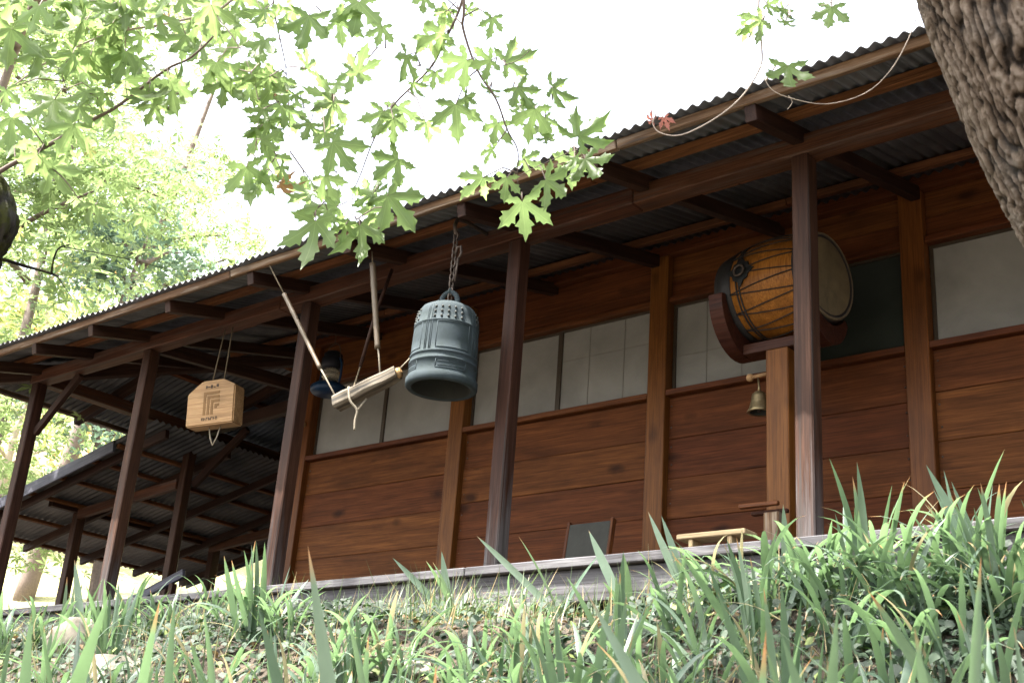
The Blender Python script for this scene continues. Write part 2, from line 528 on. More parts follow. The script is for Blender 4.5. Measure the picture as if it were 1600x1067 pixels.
def ground_mat():
    m, t, b, out = new_mat('hillside_soil_and_grass')
    tc = nd(t, 'ShaderNodeTexCoord')
    n = noise_tex(t, tc.outputs['Object'], 2.4, 8, 0.7, 0.4)
    n2 = noise_tex(t, tc.outputs['Object'], 26, 5, 0.7)
    soil = ramp(t, n2, [(0.3, (0.018, 0.014, 0.010)), (0.6, (0.065, 0.048, 0.032)), (0.8, (0.15, 0.115, 0.075))])
    grass = ramp(t, n2, [(0.3, (0.12, 0.13, 0.05)), (0.7, (0.36, 0.33, 0.16))])
    sx = nd(t, 'ShaderNodeSeparateXYZ'); t.links.new(tc.outputs['Object'], sx.inputs[0])
    far = math_n(t, 'MULTIPLY_ADD', sx.outputs[2], 0.5, True); far.node.inputs[2].default_value = -0.75
    f = math_n(t, 'ADD', far, math_n(t, 'MULTIPLY_ADD', n, 0.6))
    f.node.inputs[1].default_value = 0
    c = mixc(t, far, soil, grass)
    t.links.new(c, b.inputs['Base Color'])
    b.inputs['Roughness'].default_value = 0.95
    bp = nd(t, 'ShaderNodeBump'); bp.inputs['Strength'].default_value = 0.8; bp.inputs['Distance'].default_value = 0.03
    t.links.new(n2, bp.inputs['Height']); t.links.new(bp.outputs[0], b.inputs['Normal'])
    return m


M_GROUND = ground_mat()

# ------------------------------------------------------------------ terrain
PROF = [(-400, -1.6), (-0.6, -1.55), (0.5, -1.1), (1.3, -0.55), (2.2, -0.10), (3.0, 0.16), (3.5, 0.34), (3.85, 0.62), (4.12, 0.83), (4.45, 0.90), (5.0, 0.95), (5.6, 1.0), (15.5, 1.25), (17.5, 1.7), (22, 4.2), (40, 15.5), (60, 27), (95, 41), (160, 52), (400, 60)]
PY = np.array([p[0] for p in PROF]); PZ = np.array([p[1] for p in PROF])


def ground_z(x, y):
    c = 0.13 * math.sin(x * 0.9 + 0.6) + 0.07 * math.sin(x * 2.3)     # the bank's crest wanders
    yy = y + (c if 2.5 < y < 5.2 else 0)
    z = float(np.interp(yy, PY, PZ))
    # hill also climbs to the left of the building
    lx = -x - 17
    if lx > 0 and y > 2:
        z = max(z, min(48, 1.2 + lx * 0.42) * min(1, (y - 2) / 12) + 1.1 * (1 - min(1, (y - 2) / 12)))
    if 1 < y < 5.3:
        z += 0.05 * mnoise.noise(Vector((x * 2.1, y * 2.6, 3))) + 0.02 * mnoise.noise(Vector((x * 7, y * 7, 9)))
    if y > 18 or lx > 0:
        z += 0.9 * mnoise.noise(Vector((x * 0.12, y * 0.12, 5)))
    return z


def build_ground():
    xs = sorted(set([-400, -250, -160, -110, -80, -62] + list(np.arange(-50, -12, 1.6)) + list(np.arange(-12, 3.01, 0.14)) + [3.6, 5, 7, 10, 15, 22, 35, 60, 120, 250, 400]))
    ys = sorted(set([-400, -200, -90, -40, -18, -8, -4, -2] + list(np.arange(-1, 1.4, 0.4)) + list(np.arange(1.4, 5.5, 0.10)) + list(np.arange(5.5, 16, 0.9)) + list(np.arange(16, 64, 1.8)) + [68, 75, 85, 95, 110, 130, 160, 220, 300, 400]))
    V = [(x, y, ground_z(x, y)) for y in ys for x in xs]
    n = len(xs)
    F = [(j * n + i, j * n + i + 1, (j + 1) * n + i + 1, (j + 1) * n + i) for j in range(len(ys) - 1) for i in range(n - 1)]
    o = ob('ground', mk('ground', V, F, M_GROUND, True))
    tag(o, 'sloping earth bank and dry grass hillside around the timber hall', None, None, 'structure')


build_ground()

# ------------------------------------------------------------------ the timber hall
DECK = 1.43
YP, YW = 5.734, 7.45
SLOPE = 0.246
EAVE_Y, EAVE_X, EAVE_Z = 5.03, -11.9, 3.765
XR = 3.2           # right end of the building
RIDGE = 11.0
zr = lambda y: EAVE_Z + SLOPE * (y - EAVE_Y)
zl = lambda x: EAVE_Z + SLOPE * (x - EAVE_X)
PX = [-11.08, -9.21, -7.09, -4.97, -2.85, -0.73, 1.39]
WX = [-9.01, -6.99, -4.935, -2.895, -0.85, 1.2]
hall = thing('timber_hall', 'rustic redwood hall with an open porch, papered windows and a corrugated tin roof', 'building', (-4, 7, DECK))

# deck boards, nosing and skirt
xe = [-11.9, -9.3, -6.95, -5.02, -2.95, -0.6, 2.0, 3.3]
for a, b_ in zip(xe[:-1], xe[1:]):
    beam('deck_nosing', (a + 0.003, 5.56, DECK - 0.0275), (b_ - 0.003, 5.56, DECK - 0.0275), 0.10, 0.055, W_DECK, hall, bev=0.006)
    beam('deck_skirt', (a + 0.003, 5.575, DECK - 0.152), (b_ - 0.003, 5.575, DECK - 0.152 + random.uniform(-.004, .004)), 0.05, 0.185, W_DECK, hall, bev=0.006)
y = 5.61
while y < 7.35:
    xs = [-11.9, -8 + random.uniform(-1, 1), -3 + random.uniform(-1, 1), 3.3]
    for a, b_ in zip(xs[:-1], xs[1:]):
        beam('deck_plank', (a + .002, y + 0.069, DECK - 0.018), (b_ - .002, y + 0.069, DECK - 0.018), 0.134, 0.034, W_DECK, hall)
    y += 0.138
for x in np.arange(-11.6, 3.3, 1.9):
    beam('deck_joist', (x, 5.61, DECK - 0.11), (x, 7.3, DECK - 0.11), 0.06, 0.14, W_RAFT, hall)
    beam('deck_post', (x, 5.8, 0.95), (x, 5.8, DECK - 0.18), 0.12, 0.12, W_PORCH, hall)

# porch posts and the long plate beam
for x in PX:
    beam('porch_post', (x, YP, DECK), (x, YP, 3.70), 0.108, 0.112, W_PORCH, hall, up=(0, 1, 0), bev=0.008)
xb = [-11.16, -7.4, -4.0, -0.3, 3.2]
for a, b_ in zip(xb[:-1], xb[1:]):
    beam('plate_beam', (a + .002, YP, 3.762), (b_ - .002, YP, 3.762), 0.135, 0.125, W_BEAM, hall, bev=0.008)
# side porch posts and beam on the left end
for y in (7.59, 9.5, 11.4, 13.3):
    beam('porch_post', (-11.08, y, 1.0), (-11.08, y, 3.70), 0.105, 0.105, W_PORCH, hall, up=(0, 1, 0), bev=0.008)
beam('plate_beam', (-11.08, YP + 0.07, 3.76), (-11.08, 10, 3.76), 0.13, 0.12, W_BEAM, hall, bev=0.008)
beam('plate_beam', (-11.08, 10.004, 3.76), (-11.08, 14.2, 3.76), 0.13, 0.12, W_BEAM, hall, bev=0.008)
# beam stubs that poke past the corner, and ties from the side posts to the hall
beam('beam_stub', (-11.95, 7.59, 3.665), (-11.15, 7.59, 3.70), 0.09, 0.10, W_PURL, hall)
for y in (7.59, 9.5):
    beam('tie_beam', (-11.02, y, 3.72), (-9.1, y, 3.80), 0.08, 0.13, W_RAFT, hall)
beam('tie_beam', (-9.21, YP + 0.07, 3.76), (-9.05, YW - 0.09, 3.84), 0.07, 0.12, W_RAFT, hall)

# rafters of the front slope
hip_y = lambda x: EAVE_Y + (x - EAVE_X)       # the hip line, seen from above
rx = [-11.0, -10.1] + [-9.21 + 1.06 * i for i in range(12)]
RAF = 0.10
for x in rx:
    ye = min(hip_y(x) - 0.05, RIDGE - 0.1)
    y0 = 5.12 + random.uniform(-0.03, 0.03)
    nv = Vector((0, -SLOPE, 1)).normalized()
    off = 0.057 + RAF / 2
    beam('rafter', (x, y0, zr(y0) - off), (x, ye, zr(ye) - off), 0.07, RAF, W_RAFT, hall, up=nv)
# purlins of the front slope
for k, y in enumerate((5.10, 5.50, 6.28, 7.05, 7.9, 9.0, 10.2)):
    x0 = EAVE_X + max(0, y - EAVE_Y) + 0.03
    cuts = [x0] + [c for c in (-7.6 + random.uniform(-.4, .4), -3.9 + random.uniform(-.4, .4), -0.2) if c > x0 + .5] + [XR]
    for a, b_ in zip(cuts[:-1], cuts[1:]):
        nv = Vector((0, -SLOPE, 1)).normalized()
        dz = random.uniform(-0.004, 0.004)
        if k == 0:
            beam('eave_batten', (a + .003, y, zr(y) - 0.030 + dz), (b_ - .003, y, zr(y) - 0.030 - dz), 0.05, 0.058, W_FASC, hall, up=nv, bev=0.006)
        else:
            beam('purlin', (a + .003, y, zr(y) - 0.031), (b_ - .003, y, zr(y) - 0.031), 0.08, 0.05, W_PURL, hall, up=nv)
# left hip slope: hip rafter, jack rafters, purlins
beam('hip_rafter', (-11.82, 5.11, zr(5.11) - 0.125), (-6.0, 10.93, zr(10.93) - 0.125), 0.08, 0.13, W_RAFT, hall)
nl = Vector((-SLOPE, 0, 1)).normalized()
for y in (6.6, 7.75, 8.9, 10.05, 11.2, 12.35, 13.5):
    x1 = min(EAVE_X + (y - EAVE_Y) - 0.05, -6.2)
    beam('rafter', (-11.80, y, zl(-11.80) - .107), (x1, y, zl(x1) - .107), 0.07, RAF, W_RAFT, hall, up=nl)
for k, x in enumerate((-11.83, -11.3, -10.5, -9.7, -8.9, -8.0, -7.0)):
    y0 = EAVE_Y + (x - EAVE_X) + 0.03
    for a, b_ in ((y0, 9.6), (9.6, 14.2)):
        if b_ - a > 0.3:
            beam('purlin' if k else 'eave_batten', (x, a + .003, zl(x) - 0.031), (x, b_ - .003, zl(x) - 0.031), 0.05 if k else 0.045, 0.05, W_PURL if k else W_FASC, hall, up=nl)
# diagonal braces under the side porch
beam('brace', (-11.02, 7.66, 3.15), (-10.35, 7.75, 3.72), 0.05, 0.08, W_RAFT, hall)
beam('brace', (-11.02, YP + .03, 3.2), (-10.4, YP + .03, 3.70), 0.05, 0.08, W_RAFT, hall)


def tin_sheet(cell, n_corr, y0, y_end, zf, axis, parent, lift):
    """One corrugated sheet: ridges run up the slope. axis 'x': u runs along X and the slope along Y; 'y': swapped."""
    pitch, amp, th = 0.076, 0.0125, 0.003
    seg = 8
    V, F = [], []
    cols = n_corr * seg + 1
    L = n_corr * pitch
    ok = []
    for i in range(cols):
        u = cell + i * pitch / seg
        h = amp * math.cos(2 * math.pi * i / seg)
        e = y_end(u)
        e = max(e, y0 + 0.001)
        for v in (y0, e):
            for s in (0, th):
                zz = zf(v) + amp + h + s + lift
                V.append((u, v, zz) if axis == 'x' else (v, u, zz))
        ok.append(e > y0 + 0.01)
    for i in range(cols - 1):
        if not (ok[i] or ok[i + 1]): continue
        a, c = 4 * i, 4 * (i + 1)
        F += [(a, c, c + 2, a + 2), (a + 1, a + 3, c + 3, c + 1), (a, a + 1, c + 1, c), (a + 2, c + 2, c + 3, a + 3)]
    if not F: return
    cx = sum(v[0] for v in V) / len(V); cy = sum(v[1] for v in V) / len(V); cz = sum(v[2] for v in V) / len(V)
    V = [(a - cx, b - cy, c - cz) for a, b, c in V]
    me = mk('roof_sheet', V, F, M_TIN)
    # smooth shading over the waves only
    me.polygons.foreach_set('use_smooth', [abs(p.normal.z) > 0.5 for p in me.polygons])
    return ob('roof_sheet', me, parent, Matrix.Translation((cx, cy, cz)))


SHW = 9 * 0.076
k = 0
u = EAVE_X
while u < XR + .3:
    mid = 8.0
    e1 = lambda x: min(mid + 0.1, EAVE_Y + (x - EAVE_X))
    e2 = lambda x: min(RIDGE, EAVE_Y + (x - EAVE_X))
    j = random.uniform(-0.012, 0.012)
    tin_sheet(u, 10, EAVE_Y - 0.01 + j, e1, zr, 'x', hall, 0.0035 * (k % 2))
    tin_sheet(u, 10, mid, e2, zr, 'x', hall, 0.0075 + 0.0035 * (k % 2))
    u += SHW; k += 1
u = EAVE_Y; k = 0
while u < 14.5:
    e1 = lambda y: min(-9.0, EAVE_X + (y - EAVE_Y))
    e2 = lambda y: min(EAVE_X + RIDGE - EAVE_Y, EAVE_X + (y - EAVE_Y))
    tin_sheet(u, 10, EAVE_X - 0.01 + random.uniform(-.012, .012), e1, zl, 'y', hall, 0.0035 * (k % 2))
    tin_sheet(u, 10, -9.1, e2, zl, 'y', hall, 0.0075 + 0.0035 * (k % 2))
    u += SHW; k += 1
# hip and ridge caps, and the back slope
hx1 = EAVE_X + RIDGE - EAVE_Y
tube('hip_cap', [(EAVE_X, EAVE_Y, EAVE_Z + 0.02), (hx1, RIDGE, zr(RIDGE) + 0.03)], 0.035, M_TIN, hall, 8)
tube('ridge_cap', [(hx1, RIDGE, zr(RIDGE) + 0.03), (XR + .3, RIDGE, zr(RIDGE) + 0.03)], 0.05, M_TIN, hall, 8)
u = hx1 - 0.3
while u < XR + .3:
    V, F = [], []
    o = ob('roof_sheet', box_mesh(SHW, 4.3, 0.012, M_TIN, 0), hall, Matrix.Translation((u + SHW / 2, 13.05, zr(RIDGE) - 0.49)) @ Matrix.Rotation(-math.atan(0.24), 4, 'X'))
    u += SHW

# front wall
ZSILL, ZHEAD, ZTOP = 3.13, 3.87, 4.22
for x in WX:
    beam('wall_post', (x, YW, DECK - .02), (x, YW, ZTOP + 0.05), 0.165, 0.10, W_POSTW, hall, up=(0, 1, 0), bev=0.005)
beam('wall_plate', (-9.09, YW, ZTOP + 0.11), (XR, YW, ZTOP + 0.11), 0.11, 0.115, W_TRIM, hall)
for a, b_ in zip(WX, WX[1:] + [XR + 0.08]):
    x0, x1 = a + 0.084, b_ - 0.084
    zs = [DECK - .02, 1.83 + random.uniform(-.02, .02), 2.16 + random.uniform(-.02, .02), 2.46 + random.uniform(-.02, .02), 2.78 + random.uniform(-.025, .025), ZSILL - 0.035]
    for z0, z1 in zip(zs[:-1], zs[1:]):
        beam('wall_board', (x0, YW + 0.028 + random.uniform(-.004, .004), (z0 + z1) / 2), (x1, YW + 0.028 + random.uniform(-.004, .004), (z0 + z1) / 2), 0.03, z1 - z0 - 0.003, W_BOARD, hall, bev=0.003)
    beam('window_sill', (x0, YW + 0.002, ZSILL - 0.012), (x1, YW + 0.002, ZSILL - 0.012), 0.10, 0.046, W_TRIM, hall)
    beam('window_head', (x0, YW + 0.01, ZHEAD + 0.022), (x1, YW + 0.01, ZHEAD + 0.022), 0.08, 0.044, W_TRIM, hall)
    zh = [ZHEAD + 0.046, 4.05 + random.uniform(-.03, .03), ZTOP + 0.05]
    for z0, z1 in zip(zh[:-1], zh[1:]):
        beam('wall_board', (x0, YW + 0.03, (z0 + z1) / 2), (x1, YW + 0.03 + random.uniform(-.003, .003), (z0 + z1) / 2), 0.03, z1 - z0 - 0.003, W_BOARD, hall, bev=0.003)
    # two window leaves, sliding one behind the other
    h0, h1 = ZSILL + 0.013, ZHEAD - 0.002
    mx = (x0 + x1) / 2 + 0.005
    for s, (l, r) in enumerate(((x0 + .002, mx), (mx + .004, x1 - .002))):
        yy = YW + 0.045 + (0.0 if s else 0.012)
        win = ob('window', None, hall, Matrix.Translation(((l + r) / 2, yy, (h0 + h1) / 2))) if False else None
        fw = 0.024
        ww, hh = r - l, h1 - h0
        V, F = [], []
        for (bx0, bx1, bz0, bz1) in ((-ww / 2, -ww / 2 + fw, -hh / 2, hh / 2), (ww / 2 - fw, ww / 2, -hh / 2, hh / 2), (-ww / 2 + fw, ww / 2 - fw, -hh / 2, -hh / 2 + fw * .8), (-ww / 2 + fw, ww / 2 - fw, hh / 2 - fw * .8, hh / 2)):
            n0 = len(V)
            V += [(bx0, -.015, bz0), (bx1, -.015, bz0), (bx1, .015, bz0), (bx0, .015, bz0), (bx0, -.015, bz1), (bx1, -.015, bz1), (bx1, .015, bz1), (bx0, .015, bz1)]
            F += [tuple(n0 + q for q in f) for f in ((0, 3, 2, 1), (4, 5, 6, 7), (0, 1, 5, 4), (1, 2, 6, 5), (2, 3, 7, 6), (3, 0, 4, 7))]
        T = Matrix.Translation(((l + r) / 2, yy, (h0 + h1) / 2))
        win = ob('window', mk('window', V, F, M_WFRAME), hall, T)
        dark = abs(a + 4.935) < .01 and s == 1
        ob('pane', box_mesh(ww - 2 * fw, 0.006, hh - 1.6 * fw, M_DARKPANE if dark else M_PANE, 0), win, T @ Matrix.Translation((0, 0.004, 0)))
        if not dark and (abs(a + 4.935) < .01 or a > -7.1 and s == 1):
            # paper seams pasted over the pane
            for q in (-0.18, 0.16):
                ob('paper_seam', box_mesh(0.006, 0.002, hh - 1.7 * fw, M_SEAM, 0), win, T @ Matrix.Translation((ww * q + random.uniform(-.03, .03), -0.002, 0)))
            ob('paper_seam', box_mesh(ww - 2.2 * fw, 0.0015, 0.005, M_SEAM, 0), win, T @ Matrix.Translation((0, -0.0035, hh * random.uniform(-.1, .15))))
NV, NF = lathe_geo([(0.0075, 0.0), (0.0075, 0.003), (0.0, 0.005)], 8)
nail_me = mk('nail', NV, NF, M_IRON, True)
for a, b_ in zip(WX, WX[1:] + [XR + 0.08]):
    for z in (1.66, 1.94, 2.06, 2.25, 2.38, 2.55, 2.70, 2.86, 3.02):
        for x in (a + 0.112 + random.uniform(-.006, .006), b_ - 0.112):
            ob('nail', nail_me, hall, Matrix.Translation((x, YW + 0.0135, z + random.uniform(-.02, .02))) @ Matrix.Rotation(math.pi / 2, 4, 'X'))
beam('wall_peg', (-8.99, YW - 0.12, 3.46), (-8.99, YW - 0.05, 3.46), 0.05, 0.05, W_PALE, hall, bev=0.014)
# left end wall and rear wall, boards as in front
for z0 in np.arange(DECK - .02, 4.2, 0.38):
    beam('wall_board', (-9.07, YW + 0.06, z0 + 0.19), (-9.07, 13.9, z0 + 0.19), 0.03, 0.372, W_BOARD, hall)
    beam('wall_board', (-9.05, 13.93, z0 + 0.19), (XR, 13.93, z0 + 0.19), 0.03, 0.372, W_BOARD, hall)
    beam('wall_board', (XR + .02, YW + 0.06, z0 + 0.19), (XR + .02, 13.9, z0 + 0.19), 0.03, 0.372, W_BOARD, hall)

# ------------------------------------------------------------------ the lower lean-to roof on the left
lean = thing('lean_to_shelter', 'lower open lean-to with a corrugated roof on dark posts left of the hall', 'shelter', (-13, 8.5, 1.1))
LS = 0.187
LZ = lambda x: 3.47 + LS * (x + 11.08)       # underside of the sheets
LX0, LX1, LY0, LY1 = -14.5, -10.6, 6.8, 10.25
nlx = Vector((-LS, 0, 1)).normalized()
for y in (7.59, 9.56):
    beam('shelter_post', (-13.06, y, 0.9), (-13.06, y, 3.02), 0.11, 0.11, W_PORCH, lean, up=(0, 1, 0), bev=0.006)
beam('shelter_beam', (-13.06, 7.2, 3.065), (-13.06, 9.95, 3.065), 0.09, 0.09, W_RAFT, lean)
for y in (7.55, 9.45):
    beam('shelter_tie', (-13.0, y, 3.0), (-11.145, y, 3.15), 0.06, 0.11, W_BEAM, lean)
for y in (6.95, 7.75, 8.55, 9.35, 10.1):
    beam('shelter_rafter', (LX0 + .05, y, LZ(LX0 + .05) - .09), (LX1, y, LZ(LX1) - .09), 0.05, 0.09, W_RAFT, lean, up=nlx)
for x in (-14.4, -13.7, -13.0, -12.4, -11.8, -11.3):
    beam('shelter_purlin', (x, LY0 + .04, LZ(x) - .022), (x, LY1 - .03, LZ(x) - .022), 0.05, 0.04, W_PURL, lean, up=nlx)
beam('shelter_fascia', (LX0 - .05, LY0, LZ(LX0 - .05) - .035), (-11.3, LY0, LZ(-11.3) - .035), 0.025, 0.13, W_BLUE, lean, up=nlx)
beam('shelter_fascia', (LX0 - .05, LY1 + .02, LZ(LX0 - .05) - .035), (LX1, LY1 + .02, LZ(LX1) - .035), 0.025, 0.13, W_BLUE, lean, up=nlx)
u = LY0; k = 0
while u < LY1 - .1:
    tin_sheet(u, 9 if u + 1.4 > LY1 else 10, LX0 - .08, lambda y: LX1, LZ, 'y', lean, 0.0035 * (k % 2))
    u += 0.69; k += 1
rl = thing('stair_handrail', 'pale sloping plank handrail between the dark porch posts at lower left', 'handrail', (-10.6, 6.9, 1.1))
beam('rail_plank', (-11.55, 7.05, 1.60), (-10.05, 7.05, 2.02), 0.04, 0.085, W_BLUE, rl)
beam('rail_post', (-11.4, 7.05, 0.9), (-11.4, 7.05, 1.598), 0.06, 0.06, W_PORCH, rl, up=(0, 1, 0))
beam('rail_post', (-10.2, 7.05, 0.9), (-10.2, 7.05, 1.93), 0.06, 0.06, W_PORCH, rl, up=(0, 1, 0))

# ------------------------------------------------------------------ hanging temple bell
BX, BY, BZ0 = -5.20, 5.34, 2.545
BS = 0.875
bell = thing('temple_bell', 'large grey-green bronze temple bell hanging mouth down from the porch beam', 'bell', (BX, BY, BZ0))
BT = Matrix.Translation((BX, BY, BZ0)) @ Matrix.Diagonal((0.80, 0.80, 0.93, 1))
H = 0.62
prof_o = [(0.238, 0.004), (0.252, 0.0), (0.278, 0.0), (0.290, 0.012), (0.290, 0.055), (0.276, 0.068), (0.274, 0.10), (0.272, 0.15), (0.279, 0.154), (0.279, 0.166), (0.271, 0.170), (0.270, 0.20), (0.276, 0.204), (0.276, 0.214), (0.269, 0.218),
          (0.268, 0.30), (0.264, 0.40), (0.262, 0.43), (0.266, 0.434), (0.266, 0.442), (0.259, 0.446), (0.250, 0.51), (0.238, 0.555), (0.215, 0.588), (0.17, 0.610), (0.10, 0.622), (0.0, 0.626)]
V, F = lathe_geo(prof_o, 72)
ob('bell_body', mk('bell_body', V, F, M_BRONZE, True), bell, BT)
V, F = lathe_geo([(0.238, 0.004), (0.235, 0.10), (0.228, 0.30), (0.215, 0.45), (0.18, 0.55), (0.0, 0.58)], 48)
F = [f[::-1] for f in F]
ob('bell_lining', mk('bell_lining', V, F, M_BRONZED, True), bell, BT)


def rad_at(z):
    pr = sorted([(q[1], q[0]) for q in prof_o[4:]])
    return float(np.interp(z, [q[0] for q in pr], [q[1] for q in pr]))


# raised studs on the shoulder, in four panels
studs = []
for q in range(4):
    for c in range(5):
        for r_ in range(3):
            studs.append((math.radians(q * 90 + 12 + 8 + c * 12.5), 0.465 + r_ * 0.037))
SV, SF = lathe_geo([(0.011, 0.0), (0.010, 0.006), (0.006, 0.011), (0.0, 0.013)], 8)
stud_me = mk('stud', SV, SF, M_BRONZED, True)
for a, z in studs:
    r_ = rad_at(z) - 0.002
    d = Vector((math.cos(a), math.sin(a), 0.25)).normalized()
    M = BT @ Matrix.Translation((r_ * math.cos(a), r_ * math.sin(a), z)) @ d.to_track_quat('Z', 'Y').to_matrix().to_4x4()
    ob('stud', stud_me, bell, M)
# raised ribs: vertical pairs and panel borders
def rib(pts, r=0.005):
    r *= .75
    P = [Vector(((rad_at(z) + 0.001) * math.cos(a), (rad_at(z) + 0.001) * math.sin(a), z)) for a, z in pts]
    V, F = tube_geo(P, r, 6)
    ob('raised_rib', mk('raised_rib', V, F, M_BRONZE, True), bell, BT)


for q in range(4):
    a0 = math.radians(q * 90 + 12)
    for da in (-0.10, -0.05, 0.05, 0.10):
        rib([(a0 + da, z) for z in (0.222, 0.3, 0.4, 0.45, 0.52, 0.56)])
    ca = a0 + math.radians(45)
    for e, (zl_, zh_) in ((0.52, (0.235, 0.425)), (0.46, (0.085, 0.145))):
        rib([(ca - e, zl_), (ca - e, zh_)], 0.004); rib([(ca + e, zl_), (ca + e, zh_)], 0.004)
        for z in (zl_, zh_):
            rib([(ca - e + 2 * e * i / 8, z) for i in range(9)], 0.004)
    rib([(ca - 0.40 + 0.8 * i / 8, 0.10) for i in range(9)], 0.0035)
    rib([(ca - 0.40 + 0.8 * i / 8, 0.13) for i in range(9)], 0.0035)
# dragon-loop crown
cp = [(-0.085, 0, 0.60), (-0.088, 0, 0.66), (-0.075, 0, 0.72), (-0.04, 0, 0.755), (0, 0, 0.768), (0.04, 0, 0.755), (0.075, 0, 0.72), (0.088, 0, 0.66), (0.085, 0, 0.60)]
V, F = tube_geo(smooth_path(cp, 3), [0.034 - 0.010 * math.sin(math.pi * i / 24) for i in range(25)], 10)
for s in (-1, 1):
    tube_geo([(s * 0.085, -0.045, 0.63), (s * 0.11, -0.05, 0.66), (s * 0.105, -0.02, 0.69)], [0.024, 0.018, 0.008], 8, True, V, F)
tube_geo([(0, 0, 0.76), (0, 0, 0.80), (0, 0, 0.815)], [0.028, 0.02, 0.004], 8, True, V, F)
ob('crown_loop', mk('crown_loop', V, F, M_BRONZE, True), bell, BT @ Matrix.Translation((0, 0, .60)) @ Matrix.Scale(.80, 4) @ Matrix.Translation((0, 0, -.60)) @ Matrix.Rotation(math.radians(25), 4, 'Z'))
# chain to the hook on the beam
V, F = [], []
top = Vector((BX - 0.02, 5.63, 3.77))
tube_geo([(BX - .02, 5.68, 3.80), (BX - .02, 5.45, 3.80), (BX - .02, 5.36, 3.78), (BX - .01, 5.33, 3.72), (BX, 5.335, 3.66), (BX + .01, 5.36, 3.65)], 0.014, 8, True, V, F)
ob('hook', mk('hook', V, F, M_IRON, True), bell)
V, F = [], []
for i in range(12):
    z = 3.645 - i * 0.051
    pts = []
    for k in range(13):
        a = 2 * math.pi * k / 12
        e = Vector((0.017 * math.cos(a), 0, 0.033 * math.sin(a)))
        if i % 2: e = Vector((0, e.x, e.z))
        pts.append(Vector((BX, BY, z)) + e)
    tube_geo(pts, 0.006, 6, False, V, F)
for dx in (0.045,):
    tube_geo([(BX + dx, BY, 3.46), (BX + dx + .02, BY, 3.50), (BX + dx + .01, BY, 3.55), (BX + dx - .02, BY, 3.55), (BX + dx - .03, BY, 3.50)], 0.009, 6, True, V, F)
ob('chain', mk('chain', V, F, M_IRON, True), bell)
V, F = tube_geo([(BX + .05, 5.33, 3.46), (BX + .03, BY, 3.30)], 0.008, 6)
ob('shackle', mk('shackle', V, F, M_IRON, True), bell)

# ------------------------------------------------------------------ striker log on bamboo hangers
sk = thing('bell_striker', 'weathered striker log slung on bamboo rods and ropes beside the bronze bell', 'bell striker', (-5.85, 5.33, 2.5))
a = Vector((-6.06, 5.23, 2.555)); b_ = Vector((-5.615, 5.345, 2.735))
M, L = frame(a, b_)
bm = bmesh.new()
bmesh.ops.create_cube(bm, size=1.0, matrix=Matrix.Diagonal((L, 0.105, 0.088, 1)))
bmesh.ops.subdivide_edges(bm, edges=bm.edges[:], cuts=5, use_grid_fill=True)
for v in bm.verts:
    f = 1.0 - 0.28 * max(0, (v.co.x / L + 0.5) - 0.55)
    r_ = math.hypot(v.co.y, v.co.z)
    if r_ > 0.055:
        v.co.y *= 0.058 / r_ * 1.06; v.co.z *= 0.058 / r_ * 1.06
    v.co.y *= f; v.co.z *= f
    v.co += 0.011 * mnoise.noise_vector(v.co * 14)
me = bpy.data.meshes.new('log'); bm.to_mesh(me); bm.free(); me.materials.append(W_LOG)
ob('log', me, sk, M)
tube('striking_tip', [b_ + (b_ - a).normalized() * q for q in (-0.005, 0.02)], [0.038, 0.034], W_PALE, sk, 10)
# left hanger: cord, bamboo rod, rope
def rod(p0, p1, r, name='bamboo_rod'):
    p0, p1 = Vector(p0), Vector(p1)
    n = 24
    rr = [r * (1 + (0.10 if (i % 6 == 0) else 0)) * (1 - 0.12 * i / n) for i in range(n + 1)]
    V, F = tube_geo([p0.lerp(p1, i / n) for i in range(n + 1)], rr, 8)
    ob(name, mk(name, V, F, W_BAMB, True), sk)


t1 = Vector((-6.86, 5.10, 3.73)); u1 = Vector((-6.67, 5.13, 3.46)); l1 = Vector((-6.24, 5.20, 2.83)); e1_ = Vector((-6.04, 5.235, 2.56))
tube('hanger_cord', [t1, u1], 0.005, M_ROPE2, sk, 6)
rod(u1, l1, 0.017)
tube('hanger_rope', [l1 + (u1 - l1) * .03, l1 + (e1_ - l1) * .15 + Vector((.004, 0, 0)), e1_], 0.006, M_ROPE, sk, 6)
t2 = Vector((-5.97, 5.30, 3.70)); u2 = Vector((-5.95, 5.30, 3.60)); l2 = Vector((-5.815, 5.32, 2.94)); e2_ = Vector((-5.76, 5.335, 2.68))
tube('hanger_cord', [t2, u2], 0.005, M_ROPE2, sk, 6)
rod(u2, l2, 0.022)
tube('hanger_rope', [l2 + (u2 - l2) * .03, l2 + (e2_ - l2) * .2 + Vector((.006, 0, 0)), e2_], 0.006, M_ROPE, sk, 6)
t3 = Vector((-6.09, 5.62, 3.72)); l3 = Vector((-6.17, 5.50, 2.93)); e3 = Vector((-6.08, 5.31, 2.62))
tube('dark_strap', [t3, t3.lerp(l3, .5) + Vector((-.02, 0, 0)), l3], 0.014, W_RAFT, sk, 6)
tube('hanger_rope', [l3, l3.lerp(e3, .5) + Vector((.02, 0, -.04)), e3], 0.006, M_ROPE2, sk, 6)
tube('stay_cord', [b_ + Vector((0, 0, .02)), b_ + Vector((.10, .05, .15))], 0.005, M_ROPE, sk, 6)
# lashing round the log and the pull rope that hangs from it
mid = a.lerp(b_, 0.35)
tube('pull_rope', smooth_path([mid + Vector((-.03, -.06, .03)), mid + Vector((0.0, -.06, -.07)), mid + Vector((.035, -.02, -.13)), mid + Vector((.03, -.02, -.20)), mid + Vector((.035, -.02, -.27))]), 0.008, M_ROPE, sk, 6)
tube('pull_rope', [mid + Vector((.06, .03, -.04)), mid + Vector((.045, 0, -.10)), mid + Vector((.035, -.02, -.14))], 0.007, M_ROPE, sk, 6)

